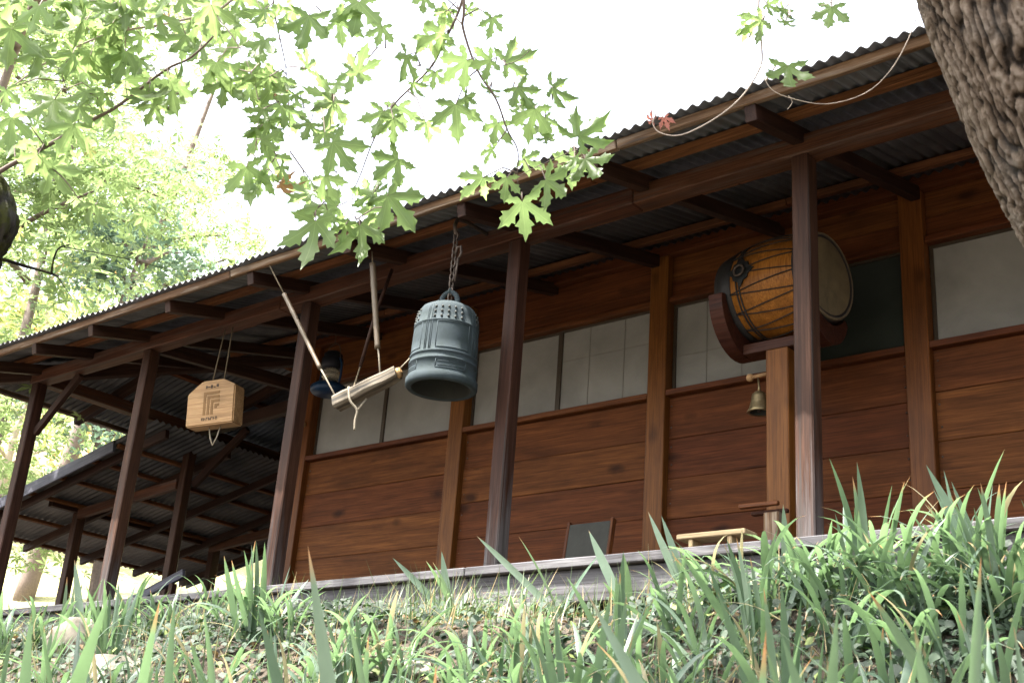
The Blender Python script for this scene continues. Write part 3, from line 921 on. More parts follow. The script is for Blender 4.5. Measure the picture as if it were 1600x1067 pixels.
# ------------------------------------------------------------------ hanging sounding board
han = thing('sounding_board', 'pale wooden sounding board with carved meander and clipped corners, hung on cords from the beam', 'wooden board', (-8.12, 5.73, 2.83))
HM = Matrix.Translation((-8.115, 5.73, 3.02)) @ Matrix.Rotation(math.radians(19), 4, 'Z') @ Matrix.Rotation(math.radians(-4), 4, 'Y') @ Matrix.Rotation(math.radians(3), 4, 'X')
bm = bmesh.new()
out = [(-0.235, -0.185), (0.215, -0.185), (0.215, 0.135), (0.10, 0.195), (-0.10, 0.195), (-0.235, 0.095)]
vs = [bm.verts.new((x, -0.075, z)) for x, z in out]
f = bm.faces.new(vs)
r_ = bmesh.ops.extrude_face_region(bm, geom=[f])
for v in r_['geom']:
    if isinstance(v, bmesh.types.BMVert): v.co.y += 0.15
bmesh.ops.recalc_face_normals(bm, faces=bm.faces[:])
bmesh.ops.bevel(bm, geom=bm.edges[:], offset=0.010, segments=2, affect='EDGES')
me = bpy.data.meshes.new('board_block'); bm.to_mesh(me); bm.free(); me.materials.append(W_PALE)
ob('board_block', me, han, HM)
V, F = [], []


def slab(V, F, x0, x1, z0, z1, y0=-0.0775, y1=-0.074):
    n0 = len(V)
    V += [(x0, y0, z0), (x1, y0, z0), (x1, y1, z0), (x0, y1, z0), (x0, y0, z1), (x1, y0, z1), (x1, y1, z1), (x0, y1, z1)]
    F += [tuple(n0 + q for q in f) for f in ((0, 3, 2, 1), (4, 5, 6, 7), (0, 1, 5, 4), (1, 2, 6, 5), (2, 3, 7, 6), (3, 0, 4, 7))]


for q in range(4):      # nested angle strokes of the carved emblem
    o_ = q * 0.036
    slab(V, F, -0.075 + o_, -0.053 + o_, -0.10 + (0 if q < 3 else .05), 0.095 - o_)
    slab(V, F, -0.053 + o_, 0.075, 0.073 - o_, 0.095 - o_)
ob('carved_emblem', mk('carved_emblem', V, F, M_CARVE), han, HM)
V, F = [], []
for i in range(7):      # small branded word under the emblem, illegible in the photograph
    x = -0.085 + i * 0.022
    slab(V, F, x, x + 0.006, -0.147, -0.122)
    if i % 2 == 0: slab(V, F, x + .0061, x + 0.016, -0.129, -0.122)
    else: slab(V, F, x + .0061, x + 0.014, -0.138, -0.131)
    if i % 3 == 0: slab(V, F, x + 0.0141, x + 0.018, -0.147, -0.1305)
ob('branded_word', mk('branded_word', V, F, M_INK), han, HM)
V, F = [], []
for (x0, x1, z0, z1) in ((-0.06, -0.048, 0.125, 0.15), (-0.045, -0.02, 0.131, 0.140), (-0.015, 0.004, 0.125, 0.152), (0.012, 0.03, 0.128, 0.137), (0.04, 0.06, 0.13, 0.155)):
    slab(V, F, x0, x1, z0, z1)
ob('branded_characters', mk('branded_characters', V, F, M_INK), han, HM)
for s in (-1, 1):
    p = HM @ Vector((s * 0.055, 0, 0.19))
    q = Vector((p.x + 0.005, 5.73, 3.70))
    tube('hanging_cord', [p, p.lerp(q, .5), q], 0.006, M_ROPE2, han, 6)
    p = HM @ Vector((s * 0.055, 0.0, -0.18))
    q = HM @ Vector((-0.01, 0.0, -0.34))
    tube('lower_cord', [p, p.lerp(q, .6) + Vector((s * .012, 0, 0)), q], 0.006, M_ROPE, han, 6)

# ------------------------------------------------------------------ blue lantern
LX, LY, LZ0 = -8.12, 6.9, 3.485
lan = thing('storm_lantern', 'blue storm lantern with a dark cap hanging under the porch roof', 'lantern', (LX, LY, LZ0))
LT = Matrix.Translation((LX, LY, LZ0))
V, F = lathe_geo([(0.0, 0.0), (0.155, 0.0), (0.168, 0.02), (0.168, 0.055), (0.13, 0.085), (0.075, 0.10), (0.06, 0.115), (0.0, 0.115)], 28)
ob('fuel_tank', mk('fuel_tank', V, F, M_LANT, True), lan, LT)
mg, tg, bg_, og = new_mat('lantern_glass')
bg_.inputs['Base Color'].default_value = (0.75, 0.72, 0.62, 1); bg_.inputs['Transmission Weight'].default_value = 0.85; bg_.inputs['Roughness'].default_value = 0.08
V, F = lathe_geo([(0.055, 0.115), (0.082, 0.155), (0.085, 0.185), (0.06, 0.235), (0.056, 0.235), (0.08, 0.185), (0.077, 0.155), (0.05, 0.115)], 24, close=True)
ob('glass_globe', mk('glass_globe', V, F, mg, True), lan, LT)
tube('burner', [(LX, LY, LZ0 + .115), (LX, LY, LZ0 + .15)], [0.03, 0.018], M_BRASS, lan, 12)
V, F = lathe_geo([(0.0, 0.235), (0.088, 0.235), (0.098, 0.25), (0.098, 0.33), (0.085, 0.345), (0.085, 0.375), (0.06, 0.40), (0.0, 0.405)], 28)
ob('chimney_cap', mk('chimney_cap', V, F, M_LANTD, True), lan, LT)
for s in (-1, 1):
    tube('side_tube', smooth_path([(LX + s * .12, LY, LZ0 + .08), (LX + s * .135, LY, LZ0 + .17), (LX + s * .125, LY, LZ0 + .28), (LX + s * .09, LY, LZ0 + .33)]), 0.010, M_LANT, lan, 8)
tube('bail', smooth_path([(LX - .10, LY, LZ0 + .33), (LX - .075, LY, LZ0 + .44), (LX, LY, LZ0 + .485), (LX + .075, LY, LZ0 + .44), (LX + .10, LY, LZ0 + .33)]), 0.004, M_IRON, lan, 6)
tube('hanging_wire', [(LX, LY, LZ0 + .483), (LX, LY, 4.06)], 0.004, M_IRON, lan, 6)

# ------------------------------------------------------------------ drum on its stand
DX0, DX1, DY, DZ = -3.88, -3.21, 6.8, 3.445
CX = (DX0 + DX1) / 2
drum = thing('barrel_drum', 'orange barrel drum laced with dark cords, lying on a wooden stand behind the porch post', 'drum', (CX, DY, DZ - .4))
DM = Matrix.Translation((CX, DY, DZ)) @ Matrix.Rotation(math.radians(-7), 4, 'Z') @ Matrix.Rotation(math.radians(90), 4, 'Y')
LH = (DX1 - DX0) / 2
br = lambda z: 0.282 + 0.055 * (1 - (z / LH) ** 2)
V, F = lathe_geo([(br(z), z) for z in np.linspace(-LH + .02, LH - .02, 14)], 48)
ob('drum_body', mk('drum_body', V, F, W_DRUM, True), drum, DM @ Matrix.Identity(4))
for s in (-1, 1):
    V, F = lathe_geo([(0.0, s * (LH + .012)), (0.250, s * (LH + .010)), (0.265, s * (LH + .006))], 48)
    if s < 0: F = [f[::-1] for f in F]
    ob('drum_skin', mk('drum_skin', V, F, M_SKIN, True), drum, DM)
    wid = 0.13 if s < 0 else 0.06
    V, F = lathe_geo([(0.263, s * (LH + .008)), (0.282, s * (LH + .014)), (0.300, s * (LH)), (br(LH - wid) + .012, s * (LH - wid)), (br(LH - wid) - .005, s * (LH - wid - .006))], 48)
    if s < 0: F = [f[::-1] for f in F]
    ob('rim_band', mk('rim_band', V, F, M_RIM, True), drum, DM)
    ring = [Vector((0.286 * math.cos(2 * math.pi * k / 48), 0.286 * math.sin(2 * math.pi * k / 48), s * (LH + .004))) for k in range(49)]
    V, F = tube_geo(ring, 0.012, 8, False)
    ob('rim_hoop', mk('rim_hoop', V, F, M_RIM if s < 0 else M_ROPE2, True), drum, DM)
NC = 15
for k in range(NC):
    a0 = 2 * math.pi * k / NC
    for da in (0.17, -0.17):
        P = []
        for i in range(9):
            z = -LH + .12 + (2 * LH - .18) * i / 8
            aa = a0 + da * (i / 8)
            P.append(Vector(((br(z) + .006) * math.cos(aa), (br(z) + .006) * math.sin(aa), z)))
        V, F = tube_geo(P, 0.0042, 5)
        ob('lacing_cord', mk('lacing_cord', V, F, M_CORD, True), drum, DM)
for z in (-LH + .19, -LH + .215):
    V, F = tube_geo([Vector(((br(z) + .005) * math.cos(2 * math.pi * k / 40), (br(z) + .005) * math.sin(2 * math.pi * k / 40), z)) for k in range(41)], 0.006, 5, False)
    ob('lacing_cord', mk('lacing_cord', V, F, M_CORD, True), drum, DM)
# diamond plate with a ring: on the front, a little above centre
for aa, zz in ((math.radians(-112), -0.10),):
    d = Vector((math.cos(aa), math.sin(aa), 0))
    # local frame: tangent, axis, out
    tx = Vector((-math.sin(aa), math.cos(aa), 0))
    PM = DM @ Matrix.Translation(d * (br(zz) + .006) + Vector((0, 0, zz))) @ Matrix((tx, Vector((0, 0, 1)), tx.cross(Vector((0, 0, 1))))).transposed().to_4x4()
    plate_M = PM
# put the plate where the photograph has it: front upper quarter
best = None
for deg in range(0, 360, 3):
    aa = math.radians(deg)
    p = DM @ Vector((br(-.10) * math.cos(aa), br(-.10) * math.sin(aa), -.10))
    c = CR.transposed() @ p
    py = 533.5 - FPX * c.y / -c.z
    n_ = (DM.to_3x3() @ Vector((math.cos(aa), math.sin(aa), 0)))
    if n_.dot(-p) > 0 and (best is None or abs(py - 424) < best[0]): best = (abs(py - 424), aa)
aa = best[1]
d = Vector((math.cos(aa), math.sin(aa), 0)); tx = Vector((-math.sin(aa), math.cos(aa), 0)); ax = Vector((0, 0, 1))
PM = DM @ Matrix.Translation(d * (br(-.10) + .005) + Vector((0, 0, -.10))) @ Matrix((tx, ax, tx.cross(ax))).transposed().to_4x4()
s_ = 1 if (PM.to_3x3() @ Vector((0, 0, 1))).dot(DM.to_3x3() @ d) > 0 else -1
V = []
for zz in (0, 0.008 * s_):
    for k in range(16):
        a_ = math.pi / 2 * (k / 4)
        r_ = 0.115 if k % 4 == 0 else (0.075 if k % 2 else 0.085)
        V.append((r_ * math.cos(a_), r_ * 0.92 * math.sin(a_), zz - 0.006 * s_ * (abs(r_ * math.cos(a_)) / 0.115) ** 2 * 2))
F = [tuple(range(16, 32)), tuple(range(15, -1, -1))] + [(k, (k + 1) % 16, 16 + (k + 1) % 16, 16 + k) for k in range(16)]
ob('diamond_plate', mk('diamond_plate', V, F, M_DPLATE), drum, PM)
V, F = tube_geo([Vector((0.038 * math.cos(2 * math.pi * k / 20), 0.038 * math.sin(2 * math.pi * k / 20) - .004, 0.018 * s_)) for k in range(21)], 0.008, 6, False)
ob('iron_ring', mk('iron_ring', V, F, M_IRON, True), drum, PM)

stand = thing('drum_stand', 'dark curved wooden cradle on an upright orange-brown column holding the drum', 'drum stand', (CX, DY, DECK))
for x in (DX0 + 0.02, DX1 - 0.06):
    V, F = [], []
    n = 20
    for i in range(n + 1):
        lo_, hi_ = (196, 344) if x < CX else (222, 318)
        a_ = math.radians(lo_ + (hi_ - lo_) * i / n)
        for r_ in (0.312, 0.312 + 0.05 + 0.085 * math.sin(math.pi * i / n)):
            for dx in (-0.05, 0.05):
                V.append((x + dx, DY + r_ * math.cos(a_), DZ + r_ * math.sin(a_)))
    for i in range(n):
        a_, c_ = 4 * i, 4 * i + 4
        F += [(a_, a_ + 1, c_ + 1, c_), (a_ + 2, c_ + 2, c_ + 3, a_ + 3), (a_, c_, c_ + 2, a_ + 2), (a_ + 1, a_ + 3, c_ + 3, c_ + 1)]
    F += [(0, 2, 3, 1), (4 * n, 4 * n + 1, 4 * n + 3, 4 * n + 2)]
    me = mk('cradle', V, F, W_CRAD)
    bm = bmesh.new(); bm.from_mesh(me); bmesh.ops.recalc_face_normals(bm, faces=bm.faces[:]); bm.to_mesh(me); bm.free()
    ob('cradle', me, stand)
beam('cradle_rail', (DX0 + .075, DY, DZ - .412), (DX1 - .115, DY, DZ - .412), 0.15, 0.07, W_CRAD, stand)
beam('column', (-3.555, DY, DECK + .08), (-3.555, DY, DZ - .449), 0.16, 0.16, W_POSTW, stand, up=(0, 1, 0), bev=0.006)
beam('foot', (-3.9, DY, DECK + .04), (-3.2, DY, DECK + .04), 0.2, 0.078, W_CRAD, stand)
beam('prop', (DX1 - .05, DY - .18, DZ - .47), (DX1 - .16, DY - .03, DZ - .52), 0.06, 0.06, W_POSTW, stand)

# small brass bell on a bracket of the stand
SBX, SBY, SBZ = -3.72, 6.79, 2.60
sb = thing('hand_bell', 'small old brass bell hanging from a wooden bracket beside the drum column', 'bell', (SBX, SBY, SBZ))
V, F = lathe_geo([(0.062, 0.002), (0.078, 0.0), (0.080, 0.006), (0.066, 0.03), (0.056, 0.07), (0.050, 0.11), (0.046, 0.128), (0.030, 0.142), (0.0, 0.146)], 28)
ob('bell_body', mk('bell_body', V, F, M_BRASS, True), sb, Matrix.Translation((SBX, SBY, SBZ)))
V, F = lathe_geo([(0.062, 0.002), (0.050, 0.06), (0.04, 0.12), (0.0, 0.13)], 24)
ob('bell_lining', mk('bell_lining', V, [f[::-1] for f in F], M_BRONZED, True), sb, Matrix.Translation((SBX, SBY, SBZ)))
tube('clapper', [(SBX, SBY, SBZ + .12), (SBX, SBY, SBZ + .03), (SBX, SBY, SBZ + .01)], [0.004, 0.006, 0.016], M_IRON, sb, 8)
tube('hanger', [(SBX, SBY, SBZ + .14), (SBX, SBY, SBZ + .175), (SBX - .01, SBY, SBZ + .255)], [0.012, 0.009, 0.004], M_BRASS, sb, 8)
tube('bracket', [(-3.628, SBY, SBZ + .262), (SBX - .055, SBY, SBZ + .255)], [0.013, 0.013], W_PALE, sb, 8)
V, F = lathe_geo([(0.0, -.028), (0.02, -.02), (0.028, 0), (0.02, .02), (0, .028)], 12)
ob('bracket_knob', mk('bracket_knob', V, F, W_PALE, True), sb, Matrix.Translation((SBX - .068, SBY, SBZ + .255)))

# things standing on the deck by the wall
bn = thing('meditation_bench', 'low pale wooden bench on two short legs near the deck edge', 'bench', (-3.72, 6.2, DECK))
beam('bench_top', (-3.91, 6.2, 1.655), (-3.45, 6.2, 1.655), 0.15, 0.032, W_BENCH, bn, bev=0.006)
for x in (-3.82, -3.56):
    beam('leg', (x, 6.2, DECK), (x, 6.2, 1.638), 0.028, 0.12, W_BENCH, bn, up=(0, 1, 0))
st = thing('wooden_stand', 'small wooden stand with a crossbar top beside the foot of the drum column', 'stand', (-3.45, 6.45, DECK))
beam('crossbar', (-3.64, 6.40, 1.875), (-3.38, 6.40, 1.875), 0.035, 0.026, W_TRIM, st)
beam('crossbar', (-3.60, 6.48, 1.845), (-3.36, 6.48, 1.845), 0.035, 0.024, W_CRAD, st)
beam('stand_board', (-3.44, 6.44, DECK), (-3.44, 6.44, 1.83), 0.10, 0.05, W_FASC, st, up=(0, 1, 0))
ch = thing('floor_chair', 'legless floor chair with a slate grey back leaning near the wall', 'chair', (-5.1, 6.75, DECK))
beam('backrest', (-5.13, 6.84, DECK + .05), (-5.13, 6.92, 2.03), 0.36, 0.025, M_GREEN, ch, up=(0.0, -1, 0.3))
for dx in (-0.19, 0.19):
    beam('side_rail', (-5.13 + dx * 1.0, 6.835, DECK + .02), (-5.13 + dx * 1.0, 6.93, 2.05), 0.022, 0.045, W_TRIM, ch, up=(0.0, -1, 0.3))
beam('seat', (-5.31, 6.70, DECK + .02), (-4.95, 6.70, DECK + .02), 0.25, 0.036, M_GREEN, ch)
ps = thing('standpipe', 'thin dark metal standpipe rising in front of the deck skirt', 'pipe', (-7.6, 5.42, 1.0))
tube('pipe', [(-7.62, 5.44, 0.95), (-7.62, 5.44, 1.36)], 0.014, M_LANTD, ps, 8)
tube('tap', [(-7.62, 5.44, 1.35), (-7.60, 5.40, 1.37), (-7.58, 5.36, 1.33)], 0.012, M_LANTD, ps, 8)

# ------------------------------------------------------------------ leaves: templates
def palmate(bend=0.25, fold=0.12, seed=0, fine=True):
    """Deeply cut five-lobed maple leaf of unit length: hub at the origin, tip at +Y, upper side +Z."""
    R_ = random.Random(seed)
    lobes = [(math.radians(a_), l) for a_, l in ((-108, .56), (-50, .88), (0, 1.0), (50, .88), (108, .56))]
    V, F, UV = [(0, 0, 0)], [], [(0, 0)]

    def add(x, y, u_):
        V.append((x, y, 0)); UV.append((u_, 0)); return len(V) - 1
    for i, (a_, l) in enumerate(lobes):
        l *= R_.uniform(.92, 1.06)
        a_ += R_.uniform(-.06, .06)
        ca, sa = math.sin(a_), math.cos(a_)
        P = lambda u_, v_: (u_ * l * ca + v_ * l * sa, u_ * l * sa - v_ * l * ca)
        ms = [0] + [add(*P(u_, 0), 0.0) for u_ in (.36, .60, .80)]
        tip = add(*P(1, 0), 0.0)
        for s in (-1, 1):
            nb = i + s
            if 0 <= nb < 5:
                am = (lobes[i][0] + lobes[nb][0]) / 2
                sr = 0.25 if {i, nb} & {2} else 0.19
                sinus = add(sr * math.sin(am), sr * math.cos(am), 1.0)
            else:
                sinus = add(-.05 if s < 0 else .05, -.12, 1.0) if False else add((-.10 if i == 0 else .10), -.13, 1.0)
            w_ = R_.uniform(.9, 1.12)
            r1, r2, r3, r4, r5 = [add(*P(u_, s * v_ * w_), 1.0) for u_, v_ in ((.44, .115), (.60, .245), (.635, .150), (.775, .165), (.815, .072))]
            tri = [(ms[0], sinus, ms[1]), (ms[1], sinus, r1), (ms[1], r1, ms[2]), (r1, r2, r3), (r1, r3, ms[2]), (ms[2], r3, ms[3]), (r3, r4, r5), (r3, r5, ms[3]), (ms[3], r5, tip)]
            F += [t_ if s < 0 else t_[::-1] for t_ in tri]
    V2 = []
    for (x, y, z), (u_, _) in zip(V, UV):
        r2_ = x * x + y * y
        V2.append((x, y, -bend * r2_ + fold * u_ * (0.3 + r2_ ** .5) * .5 + 0.05 * mnoise.noise(Vector((x * 3 + seed, y * 3, seed)))))
    me = mk('leaf', V2, F, M_MAPLE, True)
    ul = me.uv_layers.new(name='UVMap')
    for lp in me.loops:
        ul.data[lp.index].uv = (UV[lp.vertex_index][0], 0)
    return me


LEAVES = [palmate(b_, f_, s_) for b_, f_, s_ in ((.10, .12, 1), (.32, .20, 2), (.62, .14, 3), (.22, .34, 4), (.45, .05, 5), (.05, .16, 6), (.8, .25, 7), (-.2, .28, 8))]
DRYLEAF = palmate(.9, .5, 9); DRYLEAF.materials[0] = M_MAPLEDRY
REDLEAF = palmate(.7, .4, 10); REDLEAF.materials[0] = M_MAPLERED

CAMR, CAMU, CAMB = CR.col[0].copy(), CR.col[1].copy(), CR.col[2].copy()


def leaf_at(px, py, size, ang, d, branch, kind=None, tilt=None, yaw=None, twig=None, Vt=None, Ft=None):
    """A leaf seen about (px, py), 'size' px across, its tip pointing 'ang' degrees (0 right, 90 down)."""
    s = size * d / FPX * 0.74 * random.uniform(.88, 1.12)
    a_ = math.radians(ang)
    tip = (CAMR * math.cos(a_) - CAMU * math.sin(a_))
    tilt = max(-.7, min(.7, random.gauss(0, .33))) if tilt is None else tilt
    yaw = max(-.75, min(.75, random.gauss(0, .42))) if yaw is None else yaw
    tip = (tip * math.cos(tilt) + CAMB * math.sin(tilt)).normalized()
    nrm = (CAMB if random.random() < .5 else -CAMB)
    # undersides face the viewer, for the leaves hang overhead
    nrm = -CAMB
    side = tip.cross(nrm).normalized()
    nrm = side.cross(tip)
    nrm = (nrm * math.cos(yaw) + side * math.sin(yaw)).normalized()
    side = tip.cross(nrm).normalized()
    hub = pix(px, py, d) - tip * s * 0.33
    M = Matrix((side * s, tip * s, nrm * s)).transposed().to_4x4()
    M.translation = hub
    me = kind or random.choice(LEAVES)
    ob('leaf', me, branch, M)
    if twig is not None:
        q = min(twig, key=lambda v: (v - hub).length)
        m_ = (q + hub) / 2 + Vector((0, 0, 0.02)) - tip * 0.012
        tube_geo([q, m_, hub], [0.0030, 0.0023, 0.0020], 5, False, Vt, Ft)


def branch_part(tree, name, path, r0, r1, leaves, mat, sub=(), extra=0, xlim=(-60, 1600)):
    """path: 3-D points; leaves: (px, py, size, angle, depth[, mesh]). The branch's mesh also carries its leaf stalks."""
    P = smooth_path(path, 5)
    r0 *= .55; r1 *= .6
    V, F = tube_geo(P, [r0 + (r1 - r0) * i / (len(P) - 1) for i in range(len(P))], 7)
    tw = list(P)
    for sp_, ra, rb in sub:
        Q = smooth_path(sp_, 4)
        ra *= .6; rb *= .7
        tube_geo(Q, [ra + (rb - ra) * i / (len(Q) - 1) for i in range(len(Q))], 6, True, V, F)
        tw += Q
    b_ = ob(name, None, tree) if False else None
    me = bpy.data.meshes.new(name)
    b_ = ob(name, me, tree)
    for lf in leaves:
        leaf_at(lf[0], lf[1], lf[2], lf[3], lf[4], b_, lf[5] if len(lf) > 5 else None, twig=tw, Vt=V, Ft=F)
    k = 0
    while k < extra:                          # smaller leaves filling in along the twigs
        q = CR.transposed() @ random.choice(tw)
        qx, qy = 800 + FPX * q.x / -q.z, 533.5 - FPX * q.y / -q.z
        k += 1
        qx += random.uniform(-48, 48); qy += random.uniform(-30, 48)
        if not (xlim[0] < qx < xlim[1] and -60 < qy < 420): continue
        leaf_at(qx, qy, random.uniform(42, 78), random.gauss(95, 50), -q.z + random.uniform(-.1, .15), b_, twig=tw, Vt=V, Ft=F)
    me.from_pydata([tuple(v) for v in V], [], F)
    me.materials.append(mat)
    me.polygons.foreach_set('use_smooth', [True] * len(me.polygons))
    me.update()
    return b_


def trunk_mesh(pts, radii, mat, nu=150, nv=260, amp=0.022, sc=1.0, seed=0):
    """Furrowed trunk: interlaced long ridges carved into the mesh; their height is kept as the attribute 'ridge'."""
    P = smooth_path(pts, 12)
    n0 = len(P)
    cum = [0]
    for i in range(1, n0): cum.append(cum[-1] + (P[i] - P[i - 1]).length)
    Lt = cum[-1]
    rs_ = np.interp(np.linspace(0, len(pts) - 1, n0), range(len(pts)), radii)
    V, F, rid = [], [], []
    prev = None
    for j in range(nv + 1):
        s_ = Lt * j / nv
        i = min(max(np.searchsorted(cum, s_) - 1, 0), n0 - 2)
        t_ = (s_ - cum[i]) / max(1e-6, cum[i + 1] - cum[i])
        p = P[i].lerp(P[i + 1], t_)
        tan = (P[min(i + 2, n0 - 1)] - P[max(i - 1, 0)]).normalized()
        r = rs_[i] * (1 - t_) + rs_[i + 1] * t_
        if prev is None: nr = tan.cross(Vector((0, 1, 0))).normalized()
        else: nr = (prev - tan * prev.dot(tan)).normalized()
        prev = nr
        bn_ = tan.cross(nr)
        for k in range(nu):
            a_ = 2 * math.pi * k / nu
            dv = nr * math.cos(a_) + bn_ * math.sin(a_)
            q = Vector((math.cos(a_) * r, math.sin(a_) * r, s_)) * sc
            wv = mnoise.noise_vector(q * 6 + Vector((seed, 0, 0))) * 0.030
            q2 = q + wv
            n1 = mnoise.noise(Vector((q2.x * 36, q2.y * 36, q2.z * 11.0 + seed)))
            n2 = mnoise.noise(Vector((q2.x * 72 + 9, q2.y * 72, q2.z * 27.0 + seed)))
            n3 = mnoise.noise(Vector((q2.x * 130, q2.y * 130 + 5, q2.z * 70)))
            g_ = mnoise.noise(q * 2.2)
            f1 = min(1.0, abs(n1) * 4.2) ** .7
            f2 = min(1.0, abs(n2) * 3.4)
            hh = f1 * .60 + f2 * .34 * (.4 + .6 * f1) + .16 * n3
            V.append(p + dv * (r * (1 + 0.06 * g_) + amp * (hh - .5)))
            rid.append(hh)
    for j in range(nv):
        for k in range(nu):
            F.append((j * nu + k, j * nu + (k + 1) % nu, (j + 1) * nu + (k + 1) % nu, (j + 1) * nu + k))
    me = mk('trunk', V, F, mat, True)
    at = me.attributes.new('ridge', 'FLOAT', 'POINT')
    at.data.foreach_set('value', rid)
    return me


def tri_mesh(name, T, faces, pos, rot, scl, mat, normal_noise=None):
    """Many copies of one small leaf template as one mesh. T (k,3); rot (n,3,3); scl (n,)."""
    n, k = len(pos), len(T)
    V = np.einsum('nij,kj->nki', rot, T) * scl[:, None, None] + pos[:, None, :]
    fa = np.array(faces)
    Fx = (fa[None] + (np.arange(n) * k)[:, None, None]).reshape(-1)
    me = bpy.data.meshes.new(name)
    me.vertices.add(n * k)
    me.vertices.foreach_set('co', V.reshape(-1).astype(np.float32))
    nf = n * len(fa); w_ = fa.shape[1]
    me.loops.add(nf * w_)
    me.loops.foreach_set('vertex_index', Fx.astype(np.int32))
    me.polygons.add(nf)
    me.polygons.foreach_set('loop_start', np.arange(0, nf * w_, w_, dtype=np.int32))
    me.update(calc_edges=True)
    me.validate()
    me.materials.append(mat)
    return me


def rand_rot(n, up_bias=0.0, down=False):
    """Random orientations; up_bias pulls the leaf's +Z towards the sky."""
    nz = RNG.normal(size=(n, 3))
    nz /= np.linalg.norm(nz, axis=1)[:, None]
    nz[:, 2] = np.abs(nz[:, 2]) + up_bias
    nz /= np.linalg.norm(nz, axis=1)[:, None]
    t_ = RNG.normal(size=(n, 3))
    x_ = np.cross(t_, nz); x_ /= np.linalg.norm(x_, axis=1)[:, None]
    y_ = np.cross(nz, x_)
    return np.stack([x_, y_, nz], axis=2)


# coarse maple leaf (five pointed lobes) and a simple folded leaf
def star_leaf():
    T = [(0, 0, 0)]
    for a_, l in ((-108, .55), (-50, .88), (0, 1.0), (50, .88), (108, .55)):
        T.append((l * math.sin(math.radians(a_)), l * math.cos(math.radians(a_)), -.12 * l * l))
    lob = []
    fs = []
    for i, a_ in enumerate((-108, -50, 0, 50, 108)):
        l = (.55, .88, 1, .88, .55)[i]
        n0 = len(T)
        for s in (-1, 1):
            b_ = math.radians(a_ + s * 17)
            T.append((.58 * l * math.sin(b_), .58 * l * math.cos(b_), .03))
        fs += [(0, n0, i + 1), (0, i + 1, n0 + 1)]
    return np.array(T), fs


STAR_T, STAR_F = star_leaf()
OV_T = np.array([(0, 0, 0), (-.22, .35, .06), (0, .42, 0), (.22, .35, .06), (-.17, .72, .02), (.17, .72, .02), (0, 1, -.12)])
OV_F = [(0, 2, 1), (0, 3, 2), (1, 2, 4), (2, 3, 5), (2, 6, 4), (2, 5, 6)]

# ------------------------------------------------------------------ the maple whose trunk stands at the right
maple = thing('maple_tree', 'maple with a thick furrowed trunk leaning at the right edge and leafy sprays hanging overhead', 'tree', (-0.45, 3.8, 0.3))
tp = [pix(2230, 1500, 3.05), pix(2100, 1150, 3.0), pix(1990, 800, 3.0), pix(1895, 520, 3.0), pix(1790, 285, 3.0), pix(1706, 105, 3.0), pix(1645, -62, 3.0), pix(1600, -260, 3.0), pix(1560, -520, 3.05), pix(1500, -900, 3.2)]
tr_ = [.44, .375, .325, .305, .302, .313, .318, .305, .27, .22]
ob('trunk', trunk_mesh(tp, tr_, M_BARK, 460, 900, 0.019), maple)
hub_hi = tp[-1]
limb = smooth_path([pix(1580, -420, 3.0), pix(1250, -420, 3.3), pix(1000, -340, 3.7), pix(740, -240, 4.1), pix(380, -230, 4.6), pix(60, -200, 5.2)], 6)
V, F = tube_geo(limb, [0.11 - 0.085 * i / (len(limb) - 1) for i in range(len(limb))], 10)
limbs2 = [smooth_path([hub_hi, hub_hi + Vector((-.8, -1, 2.2)), hub_hi + Vector((-2.6, -2.2, 4.2))], 5),
          smooth_path([hub_hi, hub_hi + Vector((-1.8, -.2, 2.0)), hub_hi + Vector((-5.5, -.8, 4.0))], 5),
          smooth_path([hub_hi, hub_hi + Vector((.5, -1.4, 1.6)), hub_hi + Vector((1.8, -3.2, 3.6))], 5)]
for q in limbs2:
    tube_geo(q, [0.2 - 0.16 * i / (len(q) - 1) for i in range(len(q))], 10, True, V, F)
ob('limb', mk('limb', V, F, M_BARK, True), maple)


def c7(x, y): return (400 + x * .4217, y * .4217)


def twig(pts, d0, d1):
    n = len(pts)
    return [pix(p[0], p[1], d0 + (d1 - d0) * i / max(1, n - 1)) for i, p in enumerate(pts)]


def L7(rows, d0, d1):
    out = []
    for r_ in rows:
        x, y, s_, a_ = r_[:4]
        X, Y = c7(x, y)
        out.append((X, Y, s_ * .4217 * 1.1, a_, d0 + (d1 - d0) * min(1, max(0, Y / 420)) + random.uniform(-.12, .12)) + tuple(r_[4:]))
    return out


# spray A: down to the right
A_ = [(735, -240), (726, -80)] + [c7(*p) for p in ((770, 40), (768, 110), (820, 260), (890, 370), (930, 480), (970, 560), (968, 660), (985, 740))]
branch_part(maple, 'branch', twig(A_, 4.1, 4.35), 0.011, 0.0022, L7([
    (870, 95, 120, 100), (840, 235, 130, 160), (965, 215, 160, -20), (860, 345, 105, 120), (885, 490, 120, 110), (855, 560, 100, 170), (1025, 455, 170, 100),
    (1130, 340, 130, 20), (1075, 525, 85, 100), (1230, 480, 185, -40), (1240, 620, 180, 60), (1105, 690, 165, 40), (1015, 610, 110, 30), (995, 800, 200, 80), (925, 690, 110, 100),
    (815, 690, 145, 130), (800, 40, 70, 0), (790, 370, 70, 30), (745, 440, 170, 85), (1000, 30, 60, 10, REDLEAF)][:-1], 4.1, 4.35), M_TWIG,
    sub=[(twig([c7(820, 260), c7(960, 230), c7(1040, 160)], 4.18, 4.15), .003, .0012), (twig([c7(900, 390), c7(930, 385), c7(955, 340)], 4.22, 4.2), .002, .001), (twig([c7(930, 480), c7(1030, 430), c7(1100, 370)], 4.26, 4.26), .0025, .0012), (twig([c7(968, 655), c7(1080, 600), c7(1200, 545), c7(1235, 500)], 4.34, 4.3), .0025, .0012)], extra=10)
